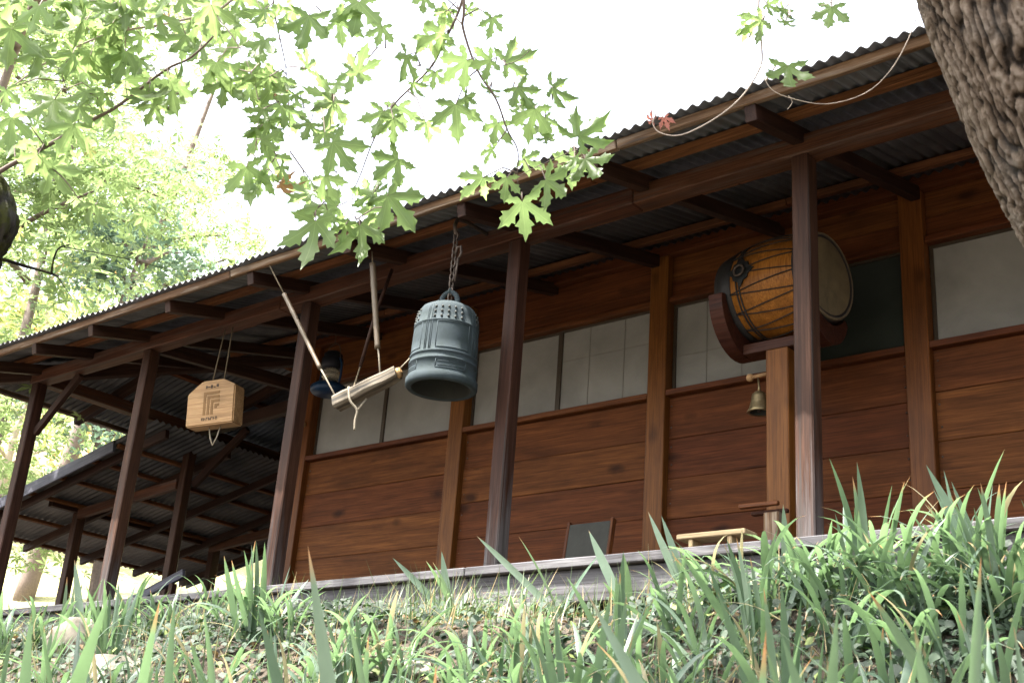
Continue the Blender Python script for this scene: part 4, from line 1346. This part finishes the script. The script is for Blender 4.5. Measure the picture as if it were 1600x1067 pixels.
# spray B: down to the left
B_ = [(740, -240), (732, -90)] + [c7(*p) for p in ((765, 0), (690, 170), (640, 260), (510, 390), (440, 510), (390, 640), (355, 740), (385, 850))]
branch_part(maple, 'branch', twig(B_, 4.15, 4.6), 0.011, 0.002, L7([
    (660, 145, 160, 150), (660, 295, 95, 95), (630, 485, 125, 90), (540, 240, 170, 120), (460, 450, 130, 110), (515, 475, 115, 80), (460, 130, 120, 100), (395, 890, 195, 80), (525, 770, 210, 50),
    (385, 235, 140, -80), (350, 290, 110, 100), (215, 880, 225, 95), (175, 720, 140, 160), (275, 690, 165, 60), (320, 570, 190, 50), (700, 60, 90, 120), (620, 15, 100, 100), (700, 180, 90, 60), (590, 330, 90, 70), (255, 800, 110, 110)], 4.2, 4.55), M_TWIG,
    sub=[(twig([c7(510, 390), c7(400, 560), c7(300, 640), c7(215, 800)], 4.4, 4.5), .0028, .0012), (twig([c7(355, 740), c7(450, 690), c7(515, 710)], 4.5, 4.45), .0022, .0012), (twig([c7(640, 260), c7(480, 180), c7(385, 190)], 4.3, 4.35), .0022, .0012)], extra=9)
# spray C: long thin hanging twig
C_ = [(440, -240), (425, -80)] + [c7(*p) for p in ((65, 20), (90, 150), (110, 250), (122, 400), (125, 560))]
branch_part(maple, 'branch', twig(C_, 4.6, 4.8), 0.008, 0.0016, L7([
    (185, 105, 175, 100), (375, 60, 195, 95), (185, 225, 135, -90), (80, 330, 95, 100, DRYLEAF), (150, 375, 85, 80), (40, 490, 135, 95), (190, 480, 120, 110), (275, 420, 165, 110), (20, 180, 120, 110), (20, 60, 110, 120), (30, 300, 100, 140), (310, 330, 90, 60),
    (0, 690, 120, 100), (100, 640, 90, 60), (110, 690, 100, 20, DRYLEAF), (300, 820, 80, 30), (10, 430, 110, 120), (260, 520, 120, 80)], 4.6, 4.8), M_TWIG,
    sub=[(twig([c7(90, 150), c7(200, 60), c7(360, 10)], 4.7, 4.6), .002, .001), (twig([c7(122, 400), c7(240, 400), c7(280, 380)], 4.75, 4.75), .002, .001), (twig([c7(124, 500), c7(60, 600), c7(20, 640)], 4.8, 4.8), .002, .001)], extra=9)


def c6(x, y): return (x * .4686, y * .4686)


def L6(rows, d0, d1):
    out = []
    for r_ in rows:
        X, Y = c6(r_[0], r_[1])
        out.append((X, Y, r_[2] * .4686 * 1.05, r_[3], random.uniform(d0, d1)) + tuple(r_[4:]))
    return out


# bough D: crosses the upper left corner
D_ = [(430, -120)] + [c6(*p) for p in ((775, 0), (600, 70), (430, 100), (330, 125), (170, 200), (40, 290))]
branch_part(maple, 'branch', [limb[-9]] + twig(D_, 4.6, 5.0), 0.012, 0.005, L6([
    (225, 110, 165, 110), (415, 215, 155, 100), (650, 110, 150, 100), (740, 250, 175, 70), (745, 310, 140, 100), (830, 300, 120, 110), (870, 170, 125, 80), (890, 60, 90, 60), (865, 430, 120, 150), (830, 600, 160, 80), (610, 160, 110, 100), (700, 40, 130, 130),
    (480, 60, 120, 60), (540, 20, 130, 100), (330, 20, 120, 110), (120, 60, 150, 100), (30, 150, 190, 100), (30, 30, 150, 110), (250, 30, 130, 60), (620, 20, 110, 60), (780, 130, 120, 100), (450, 130, 110, 140)], 4.6, 5.1), M_TWIGP,
    sub=[(twig([c6(430, 100), c6(410, 40), c6(400, 10)], 4.75, 4.7), .006, .002), (twig([c6(330, 125), c6(220, 40), c6(160, 0)], 4.85, 4.8), .005, .002), (twig([c6(700, 30), c6(800, 160), c6(860, 330), c6(850, 520)], 4.65, 4.7), .004, .0014)], extra=40, xlim=(-60, 460))
# right-hand twigs in front of the sky and the eave
E_ = [(1225, -330), (1210, -120), (1186, 0), (1190, 70), (1188, 105), (1160, 150), (1118, 185), (1065, 211), (1030, 207), (1018, 190)]
branch_part(maple, 'branch', twig(E_, 3.6, 3.7), 0.006, 0.0025, [
    (1178, 40, 58, 150, 3.6), (1222, 22, 40, 120, 3.62), (1226, 40, 36, 110, 3.62), (1298, 25, 64, 100, 3.6), (1232, 118, 82, 95, 3.55), (1016, 186, 26, 200, 3.7, REDLEAF), (1040, 190, 26, 60, 3.7, REDLEAF), (1163, 48, 40, 170, 3.62), (1205, 12, 36, 30, 3.62)], M_TWIGP,
    sub=[(twig([(1188, 100), (1201, 135), (1230, 152), (1290, 163), (1350, 147), (1390, 112), (1420, 60), (1445, -10)], 3.62, 3.5), .002, .0022), (twig([(1232, 150), (1238, 160), (1230, 172)], 3.6, 3.6), .002, .001), (twig([(1186, 60), (1150, 55), (1105, 35), (1075, 5), (1060, -20)], 3.6, 3.8), .0022, .0012), (twig([(1300, 45), (1340, 62), (1360, 66)], 3.6, 3.6), .0012, .0008), (twig([(1190, 40), (1250, 20), (1298, 5)], 3.6, 3.6), .0014, .001)])

# crown overhead (out of the picture): throws the dappled shade
def blob_points(centers, n_each, sig):
    P = []
    for c in centers:
        P.append(RNG.normal(size=(n_each, 3)) * np.array(sig) + np.array(c))
    return np.concatenate(P)


cc = []
for _ in range(62):
    x = RNG.uniform(-13.5, 2.5); y = RNG.uniform(-1.6, 4.1)
    z = RNG.uniform(6.6, 9.0)
    if y > 1.5: z = max(z, 0.93 * math.hypot(x, y) * .9 + .5 if x < -6 else 7.2) + .5
    cc.append((x, y, z))
P_ = blob_points(cc, 80, (0.36, 0.36, 0.2))
o = ob('crown', tri_mesh('crown', STAR_T, STAR_F, P_, rand_rot(len(P_), 0.8), RNG.uniform(.10, .19, len(P_)), M_CROWN), maple)
o['kind'] = 'stuff'

# ------------------------------------------------------------------ mossy tree at the left edge
mossy = thing('mossy_tree', 'tree with a dark knobbly trunk at the left edge and a thin bough', 'tree', (-5.2, 2.3, 0.3))
mp_ = [pix(-85, 1250, 5.0), pix(-62, 1000, 5.0), pix(-52, 700, 5.0), pix(-46, 480, 5.0), pix(-42, 400, 5.0), pix(-38, 350, 5.0), pix(-46, 300, 5.0), pix(-60, 240, 5.0), pix(-80, 100, 5.0), pix(-120, -250, 5.0)]
ob('trunk', trunk_mesh(mp_, [.14, .10, .085, .085, .105, .160, .140, .08, .07, .06], M_BARKM, 80, 240, 0.03, 1.0, 5), mossy)
E1 = [(-45, 300), (10, 262), (85, 222), (145, 187), (187, 164), (258, 110), (300, 89), (350, 40)]
branch_part(mossy, 'branch', twig(E1, 5.0, 4.9), 0.020, 0.006, L6([
    (175, 370, 200, 85), (40, 430, 150, 95), (550, 320, 190, 100), (280, 380, 110, 60), (120, 250, 120, 110), (480, 290, 110, 130), (620, 330, 110, 60), (340, 330, 90, 100), (20, 330, 120, 90)], 4.8, 5.1), M_TWIG,
    sub=[(twig([(60, 245), (100, 280), (130, 320), (160, 345)], 5, 5), .005, .002), (twig([(145, 187), (110, 150), (95, 110)], 5, 5), .005, .002), (twig([(187, 164), (235, 170), (262, 172)], 4.95, 4.95), .004, .0015)], extra=26)
E2 = [(-40, 405), (0, 405), (40, 416), (70, 424), (92, 432)]
branch_part(mossy, 'branch', twig(E2, 5.0, 5.0), 0.016, 0.008, [], M_BARKM,
    sub=[(twig([(80, 428), (84, 405), (92, 388), (110, 382)], 5, 5), .009, .004), (twig([(90, 432), (105, 455), (112, 465)], 5, 5), .004, .002), (twig([(100, 386), (150, 395), (200, 405), (260, 420)], 5, 5.1), .004, .0015)])

# ------------------------------------------------------------------ trees behind
def crown_tree(name, label, base, height, spread, n_leaf, leaf, mat, T, Fc, bark, seed, squash=.8, lo=0.25, group=None, up=0.5):
    R_ = random.Random(seed)
    base = Vector(base)
    t_ = thing(name, label, 'tree', base, group)
    top = base + Vector((R_.uniform(-.1, .1) * height, R_.uniform(-.1, .1) * height, height * .8))
    tr = smooth_path([base - Vector((0, 0, .4)), base.lerp(top, .3) + Vector((R_.uniform(-.3, .3), R_.uniform(-.3, .3), 0)), base.lerp(top, .65) + Vector((R_.uniform(-.4, .4), R_.uniform(-.4, .4), 0)), top], 4)
    r0 = height * .014
    V, F = tube_geo(tr, [r0 * (1 - .85 * i / (len(tr) - 1)) for i in range(len(tr))], 8)
    ends = []
    for k in range(11):
        f = R_.uniform(lo, .95)
        p = base.lerp(top, f)
        a_ = R_.uniform(0, 6.283)
        l = spread * R_.uniform(.55, 1.05) * (1.1 - .55 * f)
        e = p + Vector((math.cos(a_) * l, math.sin(a_) * l, l * R_.uniform(.15, .7)))
        m_ = p.lerp(e, .5) + Vector((0, 0, l * .1))
        tube_geo(smooth_path([p, m_, e], 3), [r0 * .38 * (1 - .85 * i / 6) for i in range(7)], 6, True, V, F)
        ends += [e, m_.lerp(e, .5), m_]
    ends += [top, top + Vector((0, 0, height * .12))]
    ob('trunk', mk('trunk', V, F, bark, True), t_)
    cs = []
    for e in ends:
        for _ in range(3):
            cs.append(e + Vector((R_.gauss(0, .13), R_.gauss(0, .13), R_.gauss(0, .10))) * spread)
    per = max(6, n_leaf // len(cs))
    sg = spread * .115
    P = blob_points(cs, per, (sg, sg, sg * squash * .7))
    o = ob('crown', tri_mesh('crown', T, Fc, P, rand_rot(len(P), up), RNG.uniform(.7, 1.3, len(P)) * leaf, mat), t_)
    o['kind'] = 'stuff'
    return t_


def far_pt(px, dist):
    r_ = CR @ Vector(((px - 800) / FPX, 0, -1))
    r_ = Vector((r_.x, r_.y, 0)).normalized() * dist
    return (r_.x, r_.y, ground_z(r_.x, r_.y))


near_specs = [
    (-190, 15, 11.5, 3.9, 5200, .15, M_TREE1, STAR_T, STAR_F, 'broad green tree beyond the left end of the hall, nearest the mossy trunk'),
    (20, 19, 12.0, 3.3, 4300, .15, M_TREE1, STAR_T, STAR_F, 'broad green tree standing behind the lean-to roof'),
    (215, 20, 9.0, 2.0, 4200, .13, M_TREE3, OV_T, OV_F, 'blue-green glossy tree, sky sheen painted in its leaves, low above the left roof edge'),
    (120, 27, 16.0, 3.0, 3200, .18, M_TREE1, STAR_T, STAR_F, 'tall light green tree behind the blue-green one'),
]
for i, (px, dist, h, sp, n, lf, mt, T, Fc, lab) in enumerate(near_specs):
    crown_tree('broadleaf_tree', lab, far_pt(px, dist), h, sp, n, lf, mt, T, Fc, M_TWIG, 20 + i)
hill_specs = [(-260, 34), (-60, 38), (60, 33), (150, 45), (255, 40), (330, 48), (395, 56), (120, 62), (10, 55), (300, 70), (450, 75), (560, 85)]
places = ['lowest at the far left edge', 'beside the left edge of the picture', 'seen through the gap under the left eave', 'above the lean-to fascia', 'behind the blue-green tree', 'right of the tall light green tree', 'just above the middle of the left roof edge', 'high up and far left', 'far up the slope at the left edge', 'far up the slope behind the others', 'far off behind the hanging withered leaves', 'farthest off, peeping over the roof edge']
for i, (px, dist) in enumerate(hill_specs):
    h = 5.5 + 3.5 * ((i * 7) % 5) / 4
    crown_tree('hillside_tree', 'pale sunlit bushy tree on the hillside, ' + places[i], far_pt(px, dist), h, h * .42, 2600, .26, M_TREE2, OV_T, OV_F, M_TWIGP, 60 + i, 1.0, .1, 'sunlit trees on the hillside')

# ------------------------------------------------------------------ bank: stones, ivy, litter, grass
def rock(label, x, y, sx, sy, sz, seed):
    bm = bmesh.new()
    bmesh.ops.create_icosphere(bm, subdivisions=4, radius=1)
    for v in bm.verts:
        n_ = v.co.normalized()
        f = 1 + .28 * mnoise.noise(n_ * 1.3 + Vector((seed * 7.1, 0, 0))) + .10 * mnoise.noise(n_ * 4 + Vector((0, seed * 3.3, 0))) + .03 * mnoise.noise(n_ * 11)
        c = n_ * f
        for ax_ in (Vector((1, .2, .1)), Vector((-.3, 1, .2)), Vector((.1, -.9, .5)), Vector((0, .1, 1)), Vector((-.9, -.4, .2))):
            ax_ = ax_.normalized(); d_ = c.dot(ax_)
            if d_ > .72: c = c - ax_ * (d_ - .72) * .85
        v.co = Vector((c.x * sx, c.y * sy, c.z * sz))
    me = bpy.data.meshes.new('rock'); bm.to_mesh(me); bm.free()
    me.materials.append(M_STONE)
    me.polygons.foreach_set('use_smooth', [True] * len(me.polygons))
    o = ob('rock', me, None, Matrix.Translation((x, y, ground_z(x, y) + sz * -.12)) @ Matrix.Rotation(seed * 1.7, 4, 'Z'))
    tag(o, label, 'rock', 'stones set in the earth bank')


rock('flat pale boulder on top of the bank at far left', -7.35, 4.55, .26, .18, .10, 1)
rock('pale angular stone jutting from the bank below the sounding board', -5.3, 4.12, .20, .14, .12, 2)
rock('dark shaded stone under the flat pale boulder', -6.65, 4.1, .26, .2, .16, 3)
rock('long low stone in the bank below the bronze bell', -3.9, 3.86, .24, .14, .09, 4)
rock('small pale stone on the bank crest in front of the floor chair', -3.7, 4.45, .14, .11, .08, 5)
rock('half-buried stone in the ivy below the drum', -2.0, 3.6, .18, .14, .10, 6)
rock('grey stone at the right foot of the bank under the ivy', -1.35, 3.5, .16, .14, .10, 7)
rock('stone among the blades at the lower left of the bank', -5.7, 3.7, .2, .16, .10, 8)

# ivy on the face of the bank
A6 = [(0, 0, 0)] + [(r_ * math.cos(math.radians(a_)), r_ * math.sin(math.radians(a_)) + .1, z_) for a_, r_, z_ in ((90, .72, -.16), (150, .50, .04), (200, .60, -.12), (255, .48, .02), (285, .48, .02), (340, .60, -.12), (30, .50, .04))]
A6 = np.array(A6); A6F = [(0, 1 + k, 1 + (k + 1) % 7) for k in range(7)]
pos, rot = [], []
N = 34000
xs = RNG.uniform(-9.5, 0.6, N); ys = RNG.uniform(2.9, 4.75, N)
keep = []
for x, y in zip(xs, ys):
    d_ = mnoise.noise(Vector((x * 1.1, y * 1.6, 2)))
    dens = .34 + .45 * d_ + (.40 if x > -3.2 else 0.12) - max(0, y - 4.15) * 1.6 + (.3 if x > -1.9 else 0)
    if random.random() < dens:
        keep.append((x, y, ground_z(x, y) + random.uniform(.005, .11 if x < -2.6 else .17)))
keep = np.array(keep)
R0 = rand_rot(len(keep), 0.3)
# leaves on a steep face look outwards, to the front
nz = R0[:, :, 2] + np.array([0.1, -0.75, 0.35]); nz /= np.linalg.norm(nz, axis=1)[:, None]
xx = np.cross(R0[:, :, 1], nz); xx /= np.linalg.norm(xx, axis=1)[:, None]
R0 = np.stack([xx, np.cross(nz, xx), nz], axis=2)
o = ob('ivy', tri_mesh('ivy', A6, A6F, keep, R0, RNG.uniform(.016, .042, len(keep)) , M_IVY))
tag(o, 'dark round-leaved ivy creeping over the face of the earth bank', 'ivy', None, 'stuff')

# dry leaf litter
N = 5200
xs = RNG.uniform(-9.5, 0.2, N); ys = RNG.uniform(3.2, 5.35, N)
P = np.array([(x, y, ground_z(x, y) + random.uniform(.003, .022)) for x, y in zip(xs, ys) if random.random() < .35 + .6 * mnoise.noise(Vector((x * .9, y * 1.5, 8)))+ .25 * (y > 4.2)])
o = ob('leaf_litter', tri_mesh('leaf_litter', OV_T, OV_F, P, rand_rot(len(P), 1.0), RNG.uniform(.03, .075, len(P)), M_LITTER))
tag(o, 'dry tan fallen leaves scattered along the top of the bank', 'fallen leaves', None, 'stuff')

# fine grass
GT = np.array([(-.5, 0, 0), (.5, 0, 0), (-.38, .12, .5), (.38, .12, .5), (0, .42, 1.0)]) * np.array([.028, 1, 1])
GF = [(0, 1, 3), (0, 3, 2), (2, 3, 4)]
N = 13000
xs = RNG.uniform(-10.5, 0.8, N); ys = RNG.uniform(2.6, 5.45, N)
sel = [(x, y) for x, y in zip(xs, ys) if random.random() < .45 + .8 * mnoise.noise(Vector((x * 1.3, y * 1.3, 31)))]
P = np.array([(x, y, ground_z(x, y) - .01) for x, y in sel])
n = len(P)
ang = RNG.uniform(0, 6.283, n); lean_ = RNG.normal(0, .3, n)
ca, sa = np.cos(ang), np.sin(ang)
Rz = np.zeros((n, 3, 3)); Rz[:, 0, 0] = ca; Rz[:, 0, 1] = -sa; Rz[:, 1, 0] = sa; Rz[:, 1, 1] = ca; Rz[:, 2, 2] = 1
Rx = np.zeros((n, 3, 3)); cl, sl = np.cos(lean_), np.sin(lean_); Rx[:, 0, 0] = 1; Rx[:, 1, 1] = cl; Rx[:, 1, 2] = -sl; Rx[:, 2, 1] = sl; Rx[:, 2, 2] = cl
o = ob('grass', tri_mesh('grass', GT, GF, P, np.einsum('nij,njk->nik', Rz, Rx), RNG.uniform(.10, .30, n), M_GRASS))
tag(o, 'thin grass growing between the iris clumps on the bank', 'grass', None, 'stuff')

# ------------------------------------------------------------------ iris clumps
def blade(L_, w_, bend, curl, seed, mat=M_IRIS):
    """Sword-shaped leaf: base at the origin, rises along +Z and arches towards +X."""
    R_ = random.Random(seed)
    n = 9
    V, F, UV = [], [], []
    x = z = 0.0
    a_ = R_.uniform(.0, .15)
    tw = R_.uniform(-.5, .5)
    for i in range(n + 1):
        t_ = i / n
        ww = w_ * (0.65 + .35 * min(1, t_ * 4)) * (1 - max(0, (t_ - .55) / .45) ** 1.9) * .5
        b_ = tw * t_
        sx, sy = -math.sin(b_) * .3, math.cos(b_)
        nx, nzv = math.cos(a_), -math.sin(a_)
        fold = .22 * ww
        for s in (-1, 0, 1):
            V.append((x + nx * (fold if s else 0) + s * ww * sx, s * ww * sy, z + nzv * (fold if s else 0)))
            UV.append((.5 + .5 * s, t_))
        st_ = L_ / n
        x += math.sin(a_) * st_; z += math.cos(a_) * st_
        a_ += (bend + curl * t_ * t_ * 2.2) / n
    for i in range(n):
        for k in (0, 1):
            F.append((3 * i + k, 3 * i + k + 1, 3 * i + k + 4, 3 * i + k + 3))
    me = mk('blade', V, F, mat, True)
    ul = me.uv_layers.new(name='UVMap')
    for lp in me.loops: ul.data[lp.index].uv = UV[lp.vertex_index]
    return me


ERECT = [blade(1, .062, .15 + .08 * k, .1, 100 + k) for k in range(5)]
ARCH = [blade(1, .060, .7 + .18 * k, .9 + .3 * (k % 3), 120 + k) for k in range(6)]
PALE = [blade(1, .050, .6 + .3 * k, .8, 140 + k, M_STRAW) for k in range(3)]
THIN = [blade(1, .024, .5 + .3 * k, .8, 160 + k) for k in range(3)]

SETS = {'erect': (ERECT, .36), 'arching': (ARCH, .62), 'thin': (THIN, .7)}
clumps = []     # x, y, style, blades, length


def clump(x, y, style, nb, L_, zoff=0.0, width=1.0, spread=.06, lean=None):
    clumps.append(dict(x=x, y=y, style=style, nb=nb, L=L_, zo=zoff, w=width, sp=spread, lean=lean))


def at_px(px, Y):
    r_ = CR @ Vector(((px - 800) / FPX, -.2, -1))
    return r_.x * Y / r_.y


# along the crest, between bank and deck
for px, Y, st_, nb, L_ in ((60, 5.0, 'erect', 10, .50), (120, 4.9, 'erect', 11, .62), (150, 5.1, 'thin', 9, .4), (215, 4.8, 'arching', 9, .5), (265, 4.9, 'erect', 9, .48), (330, 4.85, 'arching', 8, .45), (375, 5.0, 'arching', 7, .46), (430, 4.75, 'erect', 6, .36), (480, 4.9, 'thin', 8, .34),
                         (545, 4.75, 'arching', 8, .48), (590, 4.95, 'arching', 8, .42), (640, 4.7, 'arching', 9, .46), (690, 4.85, 'erect', 8, .44), (735, 4.8, 'erect', 7, .38), (800, 4.7, 'arching', 7, .42), (860, 4.65, 'erect', 7, .52), (870, 4.85, 'thin', 9, .34), (950, 4.8, 'erect', 4, .42), (985, 4.95, 'thin', 8, .38),
                         (1060, 4.65, 'erect', 6, .56), (1100, 4.8, 'thin', 11, .38), (1150, 4.7, 'erect', 6, .40), (1225, 4.6, 'erect', 6, .50), (1265, 4.6, 'arching', 9, .42), (1310, 4.55, 'arching', 9, .44), (1350, 4.6, 'arching', 9, .42), (1400, 4.5, 'arching', 10, .44), (1455, 4.45, 'arching', 9, .46), (1510, 4.3, 'erect', 9, .58), (1560, 4.35, 'arching', 9, .5), (1600, 4.3, 'arching', 9, .52), (20, 4.7, 'arching', 9, .45), (1650, 4.3, 'erect', 8, .5)):
    clump(at_px(px, Y), Y, st_, nb if px < 420 or px > 1230 else max(3, nb - 3), L_ * (.88 if px < 420 else .86 if px > 1230 else .44), 0.0, .9)
for i in range(22):
    px = 10 + i * 74 + random.uniform(-30, 30)
    Y = random.uniform(4.35, 4.75)
    clump(at_px(px, Y), Y, 'arching' if i % 4 else 'thin', random.randint(7, 11), random.uniform(.16, .26) + .18 * (px > 1230) + .08 * (px < 420), 0, .85)
# tumbling over the face of the bank
for i in range(42):
    px = 10 + i * 39 + random.uniform(-22, 22)
    Y = random.uniform(3.75, 4.3) if px > 1150 or px < 380 else random.uniform(3.6, 4.02)
    clump(at_px(px, Y), Y, 'arching' if i % 5 else 'erect', random.randint(11, 16), random.uniform(.32, .48) + .06 * (px > 1200), 0, .92, .09)
# the thick arching mass at the right end of the bank
for i in range(18):
    px = 1265 + i * 21 + random.uniform(-14, 14)
    Y = random.uniform(3.95, 4.4)
    clump(at_px(px, Y), Y, 'arching', random.randint(8, 12), random.uniform(.28, .42), 0, .9, .10)
# lower tier and foreground
for i in range(32):
    px = -30 + i * 52 + random.uniform(-35, 35)
    Y = random.uniform(2.95, 3.45)
    clump(at_px(px, Y), Y, 'erect' if i % 3 == 0 else 'arching', random.randint(9, 13), random.uniform(.38, .56), 0, .86, .09)
for px, Y, L_, nb in ((70, 2.6, .60, 6), (190, 2.55, .66, 6), (330, 2.5, .58, 4), (420, 2.4, .62, 4), (640, 2.5, .48, 4), (790, 2.4, .46, 4), (930, 2.35, .50, 3), (1110, 2.3, .50, 4), (1235, 2.2, .52, 4), (1360, 2.3, .52, 5), (1470, 2.25, .55, 5), (1570, 2.3, .60, 5)):
    clump(at_px(px, Y), Y, 'erect', nb, L_, 0, .62, .09)
ORD = ['', 'second', 'third', 'fourth', 'fifth', 'sixth', 'seventh', 'eighth', 'ninth', 'tenth', 'eleventh', 'twelfth', 'thirteenth', 'fourteenth', 'fifteenth', 'sixteenth', 'seventeenth', 'eighteenth']


def px_of(v):
    c = CR.transposed() @ Vector(v)
    return 800 + FPX * c.x / -c.z


LPX = [(120, 'the left corner posts'), (335, 'the sounding board'), (450, 'the wall corner'), (570, 'the striker log'), (690, 'the bronze bell'), (790, 'the centre post'), (900, 'the floor chair'), (1030, 'the middle wall post'), (1120, 'the low bench'), (1250, 'the drum'), (1370, 'the dark window'), (1520, 'the leaning trunk')]
buckets = {}
for c in clumps:
    z = ground_z(c['x'], c['y'])
    q = px_of((c['x'], c['y'], z + .25))
    land = min(LPX, key=lambda t_: abs(t_[0] - q))[1]
    tier = 'on the bank crest' if c['y'] > 4.28 else 'on the bank face' if c['y'] > 3.6 else 'on the lower bank' if c['y'] > 2.8 else 'in the foreground'
    buckets.setdefault((tier, land, c['style']), []).append((q, c))
STYLE = {'erect': 'upright iris clump', 'arching': 'arching iris clump', 'thin': 'thin-bladed tuft'}
for (tier, land, style), lst in buckets.items():
    lst.sort(key=lambda t_: t_[0])
    for i, (q, c) in enumerate(lst):
        lab = f'{STYLE[style]} {tier} below {land}'
        if len(lst) > 1: lab += f', {ORD[i]} from the left' if i else ', leftmost of these'
        x, y = c['x'], c['y']
        z = ground_z(x, y)
        t_ = thing('iris_clump', lab, 'plant', (x, y, z), 'iris clumps on the bank')
        meshes, tilt = SETS[style]
        for k in range(c['nb']):
            a_ = random.uniform(0, 2 * math.pi)
            # the bank falls to the front: arching blades mostly lean outwards
            if c['y'] < 4.3 and random.random() < .45: a_ = random.uniform(-2.6, -0.4)
            l = c['L'] * random.uniform(.62, 1.12)
            me = random.choice(PALE if random.random() < .08 and style != 'thin' else meshes)
            ti = abs(random.gauss(0, tilt * .55))
            r_ = c['sp'] * random.random() ** .5
            M = Matrix.Translation((x + r_ * math.cos(a_), y + r_ * math.sin(a_), z - .02)) @ Matrix.Rotation(a_, 4, 'Z') @ Matrix.Rotation(ti, 4, 'Y') @ Matrix.Rotation(random.uniform(-.9, .9) + (math.pi / 2 if random.random() < .25 else 0), 4, 'Z') @ Matrix.Diagonal((l, l * c['w'] * random.uniform(.8, 1.1) * (.55 / max(.4, l)) ** .5, l, 1))
            ob('blade', me, t_, M)

# single tall blades that stand out: close to the viewer, and along the crest in front of the deck
def on_y(px, py, Y):
    r_ = CR @ Vector(((px - 800) / FPX, -(py - 533.5) / FPX, -1))
    return r_ * (Y / r_.y)


SOLO = [(508, 852, 512, 1067, 28, 1.75, 'tall green iris blade with a brown tip, in front of the wall corner'), (42, 952, 18, 1067, 20, 2.0, 'upright iris blade in the bottom left corner'),
        (172, 915, 95, 1067, 26, 1.9, 'broad iris blade leaning right in the foreground, below the left corner posts'), (240, 930, 195, 1067, 20, 1.9, 'slim iris blade in the foreground left of the sounding board'),
        (268, 925, 240, 1067, 16, 1.85, 'slim iris blade in the foreground right below the sounding board'), (420, 940, 434, 1067, 24, 1.85, 'iris blade leaning left in the foreground below the wall corner'),
        (700, 1008, 665, 1067, 18, 1.9, 'short iris blade at the bottom edge below the bronze bell'), (815, 1005, 740, 1067, 16, 1.95, 'iris blade at the bottom edge leaning right below the centre post'),
        (922, 935, 1000, 1067, 32, 1.7, 'broad pale iris blade leaning left in the foreground below the floor chair'), (1045, 985, 1085, 1067, 24, 1.7, 'iris blade leaning left at the bottom edge below the middle wall post'),
        (1208, 983, 1232, 1067, 38, 1.6, 'broadest iris blade at the bottom edge, below the drum column'), (1305, 935, 1270, 1067, 28, 1.75, 'iris blade leaning right in the foreground below the porch post beside the drum'),
        (1418, 968, 1422, 1067, 32, 1.65, 'upright broad iris blade at the bottom edge below the dark window'), (1535, 1000, 1440, 1067, 28, 1.65, 'iris blade leaning far right in the bottom right corner'),
        (1525, 1000, 1555, 1067, 28, 1.65, 'iris blade crossing another in the bottom right corner'), (1172, 958, 1150, 1067, 22, 1.8, 'iris blade standing in the foreground below the low bench'),
        (1035, 808, 1078, 935, 13, 4.6, 'tall iris blade rising past the deck edge beside the middle wall post'), (1010, 806, 1072, 935, 13, 4.65, 'iris blade leaning left before the deck edge at the middle wall post'),
        (1222, 788, 1228, 905, 15, 4.5, 'upright pale iris blade in front of the drum column'), (752, 838, 868, 955, 12, 4.45, 'long iris blade leaning left across the foot of the centre post'),
        (918, 832, 968, 935, 16, 4.6, 'iris blade rising before the deck edge below the floor chair'), (1443, 732, 1515, 850, 17, 4.2, 'tallest iris blade on the right crest, below the dark window'),
        (1490, 752, 1525, 850, 12, 4.2, 'iris blade beside the tallest one on the right crest'), (115, 878, 122, 960, 12, 4.9, 'iris blade before the left corner post on the crest'),
        (620, 872, 700, 960, 12, 4.7, 'iris blade leaning left on the crest below the bronze bell'), (690, 862, 700, 950, 12, 4.7, 'upright iris blade on the crest right below the bronze bell')]
for tx_, ty_, bx_, by_, wpx, Y, lab in SOLO:
    p1, p0 = on_y(tx_, ty_, Y), on_y(bx_, by_, Y)
    d_ = (p0 - p1)
    q = p0.copy()
    for _ in range(60):
        if q.z < ground_z(q.x, q.y): break
        q = q + d_ * .06 + Vector((0, 0.004, -.004))
    L_ = (p1 - q).length
    wd = wpx * (CR.transposed() @ p0).z / -FPX
    t_ = thing('iris_clump', lab, 'plant', (q.x, q.y, ground_z(q.x, q.y)), 'single iris plants with one tall blade')
    X = (p1 - q).normalized()
    face = (q + p1) / -2
    face = (face - X * face.dot(X)).normalized()
    face = (face + X.cross(face) * random.uniform(-.45, .45)).normalized()
    M = Matrix((face, X.cross(face), X)).transposed().to_4x4()
    M.translation = q
    ob('blade', random.choice(ERECT[:2]), t_, M @ Matrix.Diagonal((L_ * .6, wd / .062, L_, 1)))
    for k in range(2):
        l = L_ * random.uniform(.45, .7)
        M = Matrix.Translation(q) @ Matrix.Rotation(random.uniform(0, 6.28), 4, 'Z') @ Matrix.Rotation(random.uniform(.15, .5), 4, 'Y')
        ob('blade', random.choice(ERECT), t_, M @ Matrix.Diagonal((l, wd / .075, l, 1)))
